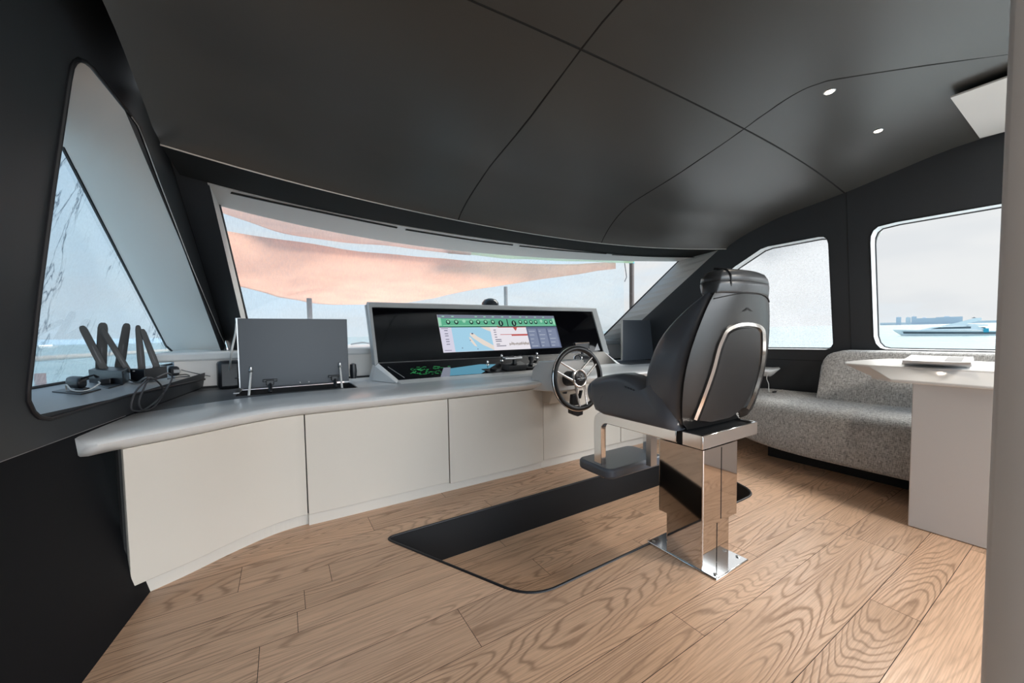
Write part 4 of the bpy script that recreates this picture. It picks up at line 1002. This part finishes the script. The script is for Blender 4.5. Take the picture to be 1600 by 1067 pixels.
# rear router
a=S((204,596));b=S((226.5,597));c=S((262,590));d=fourth(a,b,c)
h=zat(b.x,b.y,577)-SZ
r2=thing('wifi_router',a.lerp(c,.5),'wide black box with two antennas further along the left sill','router')
obj('body',boxp([a,b,c,d],h),M['black'],r2,bevel=.003)
antenna(r2,ay((222,580),b.y+.25),ay((215.5,508),b.y+.25),.016,.013)
antenna(r2,ay((246,576),b.y+.25),ay((222,514),b.y+.25),.015,.013)
obj('shiny_top',MB().prism([a+Vector((0,0,h)),b+Vector((0,0,h)),c+Vector((0,0,h)),d+Vector((0,0,h))],(0,0,.002)),M['glassblack'],r2)
obj('port_led',MB().box(a.lerp(b,.3)+Vector((0,-.002,h*.85)),(.01,.004,.006)),M['steel'],r2)
a=S((263,588));b=S((281,587))
sd_=thing('network_adapter',a.lerp(b,.5),'small rounded black adapter at the forward end of sill','adapter')
obj('body',boxp([a,b,b+Vector((-.02,.10,0)),a+Vector((-.02,.10,0))],.06),M['black'],sd_,bevel=.015,seg=3)
obj('socket',MB().box(b+Vector((-.012,-.003,.03)),(.03,.006,.02)),M['steel'],sd_)
# pads and chargers in front
a,b,c=S((81,613)),S((127,617)),S((158,609));d=fourth(a,b,c)
p1=thing('charging_pad',a.lerp(c,.5),'flat black square pad at near end of left sill','pad')
obj('plate',boxp([a,b,c,d],.006),M['black'],p1,bevel=.002)
a2,b2,c2=S((146,601)),S((169.5,607.5)),S((189,602))
p2=thing('charging_pad',a2.lerp(c2,.5),'smaller flat black plate in front of the antenna router','pad')
obj('plate',boxp([a2,b2,c2,fourth(a2,b2,c2)],.006),M['black'],p2,bevel=.002)
obj('stand',MB().box(a2.lerp(c2,.5)+Vector((0,.0,.02)),(.04,.04,.03)),M['black'],p2,bevel=.004)
m0=a.lerp(c,.5)+Vector((0,0,.006))
ad=thing('power_adapter',m0,'bulky black power adapter lying on the square pad','adapter')
u=(b-a).normalized();v=(c-b).normalized()
def slab(c_,lu,lv,h_,z0): 
    return MB().prism([c_+u*su*lu/2+v*sv*lv/2+Vector((0,0,z0)) for su,sv in ((-1,-1),(1,-1),(1,1),(-1,1))],(0,0,h_))
obj('body',slab(m0,.13,.085,.055,.008),M['black'],ad,bevel=.02,seg=3)
obj('neck',slab(m0+u*.05,.08,.06,.012,.0),M['black'],ad,bevel=.004)
obj('strap',MB().tube([m0+u*.02+Vector((0,0,.05)),m0+u*.09+Vector((0,0,.062)),m0+u*.13+v*.03+Vector((0,0,.07)),m0+u*.14+v*.05+Vector((0,0,.058))],.009,8,flat=.5),M['black'],ad,smooth=True)
wc_=[m0+u*-.04+v*-.05+Vector((0,0,.004)),m0+u*-.02+v*-.065+Vector((0,0,.03)),m0+u*.03+v*-.06+Vector((0,0,.006)),m0+u*.12+v*-.03+Vector((0,0,.006)),m0+u*.17+v*.03+Vector((0,0,.03)),m0+u*.14+v*.06+Vector((0,0,.036))]
tag(obj('white_cord',MB().tube([Vector(q) for q in smooth_curve(wc_,8)],.003,6),M['cable'],smooth=True),'thin white cord curling around the adapter on the pad','cable')
# coiled cable over the sill edge
def wpt(p,o=.02): return lw(p,o)
k1=[wpt(p,.03) for p in ((245,590),(262,583),(269,589),(262,605),(247,624),(225,640),(208,641),(205,632),(212,612),(228,594),(232,591),(226,604),(217,628),(224,641),(240,636),(253,620),(256,611),(250,600),(240,592),(228,590),(215,596),(202,592)) ]
k1[-1]=S((202,593),SZ+.01);k1[-2]=S((214,597),SZ+.006)
tag(obj('coiled_cable',MB().tube([Vector(q) for q in smooth_curve(k1,6)],.0038,6),mat('grey_black_cable',(.05,.05,.055),.3),smooth=True),'loose coil of grey black cable hanging over the sill edge','cable')
k2=[S((281,577),SZ+.035),S((300,582),SZ+.03),wpt((330,588),.03),wpt((350,592),.05),on((377,590),'Y',2.78)]
tag(obj('thin_cable',MB().tube([Vector(q) for q in smooth_curve(k2,6)],.0025,6),M['black'],smooth=True),'thin dark cable running from adapter toward raised left lid','cable')
k3=[S(p,SZ+.004) for p in ((262,592),(280,589),(296,588),(290,585),(276,586))]
tag(obj('loose_cable',MB().tube([Vector(q) for q in smooth_curve(k3,6)],.003,6),M['black'],smooth=True),'short dark cable loop lying beside the small adapter','cable')
# speaker-like dark block in the corner beside the lid
a=on((357,562),'Y',2.95)
tag(obj('corner_box',MB().prism([(-.36,3.0,.672),(-.24,3.0,.672),(-.24,3.1,.672),(-.38,3.1,.672)],(0,.02,.18)),M['black'],bevel=.02),'small black box in the corner left of the raised lid','box')
tag(obj('corner_post',MB().lathe(on((552,580),'Y',2.85),[(.02,-.05),(.024,0),(.02,.05),(.008,.056)]),M['black'],smooth=True),'short black knob standing behind right edge of left lid','knob')
# wiper seen over the dash
wq=[on((548,538),'Y',3.9),on((566,535),'Y',3.9),on((580,537),'Y',3.9)]
tag(obj('wiper_arm',MB().tube(wq,.008,6),M['black']),'thin dark wiper arm lying low behind the dash edge','wiper')
# ------------------------------------------------------------------ outside: windscreen cover, sails, poles
rows=[]
for i in range(30):
    z=1.80-.95*i/29;r=[]
    ea_,eb_=gs((985,408)),gs((985,485));x1=ext(ea_,eb_,z).x
    for j in range(70):
        xl_=ext(gl0,gl1,z).x-.03;x=xl_+(x1-xl_)*j/69;r.append(GS(x,z,.09+.012*noise.noise(Vector((x*3,z*3,2)))))
    rows.append(r)
tag(obj('windscreen_cover',MB().grid(rows),M['scrim'],smooth=True,autos=3),'translucent pale mesh cover stretched over the front windscreen','window cover')
def sail(nm,top,bot,ztop,zbot,m,lb,n=30,zt2=None):
    """awning between an aft edge (top) and a forward edge (bot), both given as pixels at stated heights"""
    T=[Vector(p) for p in smooth_curve([on(p,'Z',z) for p,z in zip(top,ztop)],n//max(1,len(top)-1))]
    B=[Vector(p) for p in smooth_curve([on(p,'Z',z) for p,z in zip(bot,zbot)],n//max(1,len(bot)-1))]
    k=min(len(T),len(B));T=[T[int(i*(len(T)-1)/(k-1))] for i in range(k)];B=[B[int(i*(len(B)-1)/(k-1))] for i in range(k)]
    rows=[]
    for s_ in np.linspace(0,1,14):
        rows.append([t.lerp(b,s_)+Vector((0,0,-.10*math.sin(PI*s_)+.03*noise.noise(t.lerp(b,s_)*1.3))) for t,b in zip(T,B)])
    return tag(obj(nm,MB().grid(rows),m,smooth=True,autos=3,solid=.004),lb,'shade sail')
sail('shade_sail',[(300,352),(420,371),(560,392),(700,405),(840,412),(962,411)],[(300,425),(400,455),(500,474),(620,474),(760,449),(962,413)],[2.3,2.2,2.15,2.15,2.2,2.3],[1.85,1.75,1.72,1.72,1.85,2.28],M['sail_o'],'large sagging orange shade sail seen through the windscreen')
sail('shade_sail',[(300,270),(420,290),(560,320),(700,345),(740,352)],[(300,316),(385,345),(470,371),(600,384),(735,398)],[2.45]*5,[2.4,2.35,2.3,2.3,2.3],M['sail_b'],'brown orange shade sail edge along top left of windscreen')
sail('shade_sail',[(700,345),(800,360),(900,372),(1000,385)],[(700,396),(800,404),(900,409),(985,409.5)],[2.5]*4,[2.36]*4,M['sail_g'],'olive green shade sail edge at upper right of windscreen')
for p,q,Y,zb,r,lb in (((483,466),(483.5,520),8.0,-.2,.045,'brown pole beyond windscreen above the left locker lid'),((790,448),(790.5,500),8.0,-.2,.045,'brown pole beyond windscreen above the big display'),((987,406),(987,480),5.6,-.2,.05,'brown pole with teal strap at right of the windscreen')):
    a=on(p,'Y',Y);b=Vector((a.x,a.y,.15));t=thing('sail_pole',b,lb,'pole','poles holding the shade sails')
    obj('pole',MB().tube([b,a],r,12),M['pole'],t,smooth=True)
    if Y<6: obj('teal_strap',MB().tube([a+Vector((0,0,.0)),a+Vector((0,0,-.08))],r*1.12,12),M['teal'],t,smooth=True)
rq=[on(p,'Y',5.4) for p in ((976,411),(978,425),(979,433),(976,440))]
tag(obj('rope',MB().tube(rq,.008,6),M['black']),'short dark rope end hanging beside the right sail pole','rope')
# foredeck
tag(obj('foredeck',MB().prism([(-1.6,4.3,.10),(4.9,4.3,.10),(3.8,9,.10),(1.7,12,.10),(-.5,9,.10)],(0,0,.05)),M['deckwhite']),'white foredeck of the yacht ahead of the windscreen','deck',kind='structure')
struct('deck_port',MB().box((-2.15,1.0,.06),(1.9,8,.06)),M['deckwhite']);struct('deck_starboard',MB().box((5.0,1.0,.06),(2.0,8,.06)),M['deckwhite'])
# side deck rail outside the left window
rl=thing('side_rail',on((60,560),'X',-2.2),'weathered handrail crossing outside the left window','rail')
a=on((20,563),'X',-2.2);b=on((300,545),'X',-1.9)
obj('rail',MB().tube([a-(b-a)*.2,b],.03,10),M['rail'],rl,smooth=True)
a=on((57,512),'X',-1.6);b=on((55,610),'X',-1.6)
obj('post',MB().tube([Vector((a.x,a.y,a.z-.35)),Vector((a.x,a.y,.1))],.03,10),M['rust'],rl,smooth=True)
# ------------------------------------------------------------------ sea, far shore, boats
SN_=Vector((-.0085,.0045,1)).normalized()
seao=MB();R_=9000
def seaz(x,y): return -5+.0085*x-.0030*y
sea_v=[(0,0,seaz(0,0))];ring_r=[3,12,30,80,200,600,2000,9000];nr=48
mb=MB();rws=[[(r*math.cos(2*PI*k/nr),r*math.sin(2*PI*k/nr),seaz(r*math.cos(2*PI*k/nr),r*math.sin(2*PI*k/nr))) for k in range(nr)] for r in ring_r]
mb.grid(rws,True)
tag(obj('sea',mb,M['sea']),'turquoise sea stretching to the horizon outside the windows','sea',kind='stuff')
def atdist(px,dist):
    d=ray((px,505));h=math.hypot(d[0],d[1]);return Vector((d[0]/h*dist,d[1]/h*dist,0))
def px_h(px,dist,py):
    v=atdist(px,dist);return zat(v.x,v.y,py)
def block(px0,px1,ytop,dist,depth,m,par,nm='block',y0=None):
    a,b=atdist(px0,dist),atdist(px1,dist);z1=zat((a.x+b.x)/2,(a.y+b.y)/2,ytop);z0=seaz((a.x+b.x)/2,(a.y+b.y)/2)
    r=Vector((a.x,a.y,0)).normalized()*depth
    return obj(nm,MB().prism([(a.x,a.y,z0),(b.x,b.y,z0),(b.x+r.x,b.y+r.y,z0),(a.x+r.x,a.y+r.y,z0)],(0,0,z1-z0)),m,par)
D=2400
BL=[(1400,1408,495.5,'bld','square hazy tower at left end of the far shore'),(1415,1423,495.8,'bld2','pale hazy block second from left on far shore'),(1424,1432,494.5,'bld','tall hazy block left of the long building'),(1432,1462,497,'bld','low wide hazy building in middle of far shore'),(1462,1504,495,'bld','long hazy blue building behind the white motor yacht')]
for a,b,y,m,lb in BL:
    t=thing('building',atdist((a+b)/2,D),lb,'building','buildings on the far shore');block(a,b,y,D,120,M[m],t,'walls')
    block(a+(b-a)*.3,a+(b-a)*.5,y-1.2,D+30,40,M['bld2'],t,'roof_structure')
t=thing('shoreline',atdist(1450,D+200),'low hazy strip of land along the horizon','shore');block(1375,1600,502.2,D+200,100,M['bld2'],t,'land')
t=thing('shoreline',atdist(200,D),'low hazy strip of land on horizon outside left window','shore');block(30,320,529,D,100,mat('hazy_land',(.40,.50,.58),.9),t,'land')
# motor yacht
def yacht(pb,ps,py_w,dist,lb,big=True):
    lo,hi=20.,1500.
    for _ in range(50):
        m=(lo+hi)/2;v=atdist((pb+ps)/2,m);q=np.array([v.x,v.y,seaz(v.x,v.y)])-EYE
        if CY-FPX*(q@CU)/(q@CF)>py_w: lo=m
        else: hi=m
    dist=lo;a,b=atdist(pb,dist),atdist(ps,dist)
    z0=seaz((a.x+b.x)/2,(a.y+b.y)/2);a.z=b.z=z0;Lh=(b-a).length;u=(b-a).normalized();w=Vector((-u.y,u.x,0));sc1=Lh/20
    t=thing('motor_yacht' if big else 'motor_boat',a.lerp(b,.5),lb,'boat')
    rows=[]
    for s_ in (0,.03,.1,.2,.35,.6,1.0):
        bw=2.4*sc1*min(1,(s_*4)**.6 if s_ else .0)+.02;dh=(2.0-.65*s_**.8)*sc1
        c=a+u*(s_*Lh)
        rows.append([c-w*bw+Vector((0,0,dh)),c-w*bw*.75+u*(-.0),c+w*bw*.75,c+w*bw+Vector((0,0,dh))])
    k=u*(-2.2*sc1);rows[0]=[p+(k if i in (0,3) else Vector()) for i,p in enumerate(rows[0])]
    obj('hull',MB().grid(rows,True,True),M['hull'],t)
    rs=[]
    for r in rows: rs.append([r[1].lerp(r[0],.35)-w*.03,r[1].lerp(r[0],.70)-w*.05])
    rs2=[[r[2].lerp(r[3],.35)+w*.03,r[2].lerp(r[3],.70)+w*.05] for r in rows]
    obj('hull_stripe',MB().grid(rs).grid(rs2),M['hulldark'],t)
    if not big:
        obj('cabin',MB().prism([a+u*Lh*s_+w*e*sc1*1.4+Vector((0,0,1.4*sc1)) for s_,e in ((.3,-1),(.8,-1),(.8,1),(.3,1))],(0,0,1.6*sc1)),M['hull'],t);return
    def prof(pts,hw__,m,nm):
        obj(nm,MB().prism([a+u*(s_*Lh)-w*hw__*sc1+Vector((0,0,z*sc1)) for s_,z in pts],w*2*hw__*sc1),m,t)
    prof([(.18,1.7),(.36,2.75),(.80,2.9),(.9,1.6)],1.9,M['hull'],'deckhouse')
    prof([(.33,2.1),(.42,2.62),(.74,2.7),(.74,2.15)],1.95,M['hulldark'],'side_windows')
    prof([(.42,2.9),(.60,4.0),(.78,5.3),(.84,5.3),(.84,4.6),(.70,3.6),(.9,3.2),(.9,2.9)],1.5,M['hull'],'flybridge')
    prof([(.74,5.3),(.77,5.6),(.79,5.3)],.2,M['hulldark'],'radar')
    prof([(.68,2.75),(.88,1.9),(.88,2.4),(.7,3.0)],1.7,M['hulldark'],'cockpit_shade')
    prof([(.86,.9),(.91,.9),(.91,2.1),(.86,2.1)],2.45,M['canvas'],'turquoise_cover')
yacht(1409,1560,524,150,'white motor yacht anchored outside the big right window')
yacht(45,88,543,190,'small white boat far off outside the left window',False)
# ------------------------------------------------------------------ aft part of the cabin (behind the viewer) closes the room
aft=MB().box((1.6,-2.0,2.3),(5.2,.06,.45)).box((-.85,-2.0,1.2),(.4,.06,2.4));struct('wall_aft',aft,M['wall'])
for i,(x,y,en_) in enumerate(((.25,-.6,6),(2.5,-.9,30),(3.0,.2,14))):
    l=bpy.data.lights.new('added_cabin_fill','AREA');l.shape='DISK';l.size=.5;l.energy=en_;l.color=(1,.93,.85)  # unseen fill lights, added to brighten the cabin and door post
    lo=bpy.data.objects.new('added_cabin_fill',l);lo.location=(x,y,2.10);col.objects.link(lo)
# ------------------------------------------------------------------ world
w=bpy.data.worlds.new('World');sc.world=w;w.use_nodes=True;nt=w.node_tree;nt.nodes.clear();N_=nt.nodes.new;L=nt.links.new
o=N_('ShaderNodeOutputWorld');bg=N_('ShaderNodeBackground');tc=N_('ShaderNodeTexCoord');sp=N_('ShaderNodeSeparateXYZ');L(tc.outputs['Generated'],sp.inputs[0])
r=N_('ShaderNodeValToRGB');e=r.color_ramp.elements;e[0].position=0;e[0].color=(.72,.83,.92,1);e[1].position=.9;e[1].color=(.25,.48,.80,1)
x=e.new(.12);x.color=(.64,.79,.92,1);x=e.new(.4);x.color=(.48,.70,.92,1);L(sp.outputs[2],r.inputs[0])
mp=N_('ShaderNodeMapping');mp.inputs['Scale'].default_value=(1.6,1.6,5);L(tc.outputs['Generated'],mp.inputs[0])
n=N_('ShaderNodeTexNoise');n.inputs['Scale'].default_value=1.5;n.inputs['Detail'].default_value=6;n.inputs['Roughness'].default_value=.55;L(mp.outputs[0],n.inputs[0])
# cloudier to starboard (+X)
ax=N_('ShaderNodeMath');ax.operation='MULTIPLY_ADD';L(sp.outputs[0],ax.inputs[0]);ax.inputs[1].default_value=.28;L(n.outputs[0],ax.inputs[2])
mr=N_('ShaderNodeMapRange');mr.inputs[1].default_value=.42;mr.inputs[2].default_value=.70;L(ax.outputs[0],mr.inputs[0])
mx=N_('ShaderNodeMix');mx.data_type='RGBA';L(mr.outputs[0],mx.inputs[0]);L(r.outputs[0],mx.inputs[6]);
cr=N_('ShaderNodeValToRGB');cr.color_ramp.elements[0].position=.38;cr.color_ramp.elements[0].color=(.70,.71,.73,1);cr.color_ramp.elements[1].position=.62;cr.color_ramp.elements[1].color=(.76,.76,.765,1)
n2=N_('ShaderNodeTexNoise');n2.inputs['Scale'].default_value=3.2;n2.inputs['Detail'].default_value=6;L(mp.outputs[0],n2.inputs[0]);L(n2.outputs[0],cr.inputs[0]);L(cr.outputs[0],mx.inputs[7])
dp=N_('ShaderNodeVectorMath');dp.operation='DOT_PRODUCT';L(tc.outputs['Generated'],dp.inputs[0]);gv=Vector((.42,-.88,.28)).normalized();dp.inputs[1].default_value=gv  # brighter patch of sky astern, added to flood the cabin with light
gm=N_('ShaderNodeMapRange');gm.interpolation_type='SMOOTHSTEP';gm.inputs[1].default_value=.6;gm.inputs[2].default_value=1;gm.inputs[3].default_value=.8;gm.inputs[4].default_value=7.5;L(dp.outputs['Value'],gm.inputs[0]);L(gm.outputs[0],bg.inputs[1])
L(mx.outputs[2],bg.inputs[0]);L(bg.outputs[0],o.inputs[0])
sun=bpy.data.lights.new('sun','SUN');sun.energy=3.2;sun.angle=.6;sun.color=(1,.95,.88);so_=bpy.data.objects.new('sun',sun);col.objects.link(so_)
so_.rotation_euler=Vector((-.80,-.05,-.70)).to_track_quat('-Z','Y').to_euler()
# ------------------------------------------------------------------ camera
cam=bpy.data.cameras.new('camera');co=bpy.data.objects.new('camera',cam);col.objects.link(co);sc.camera=co
cam.sensor_width=36;cam.lens=FPX/1600*36;cam.shift_y=(CY-533.5)/1600;cam.clip_start=.02;cam.clip_end=20000
m3=Matrix((CR,CU,-CF)).transposed();co.matrix_world=Matrix.Translation((0,0,1.0))@m3.to_4x4()
for o_ in bpy.data.objects:
    if '_org' in o_: del o_['_org']
vs=sc.view_settings;vs.view_transform='Standard';vs.look='None';vs.gamma=1;vs.exposure=.55;vs.use_curve_mapping=False
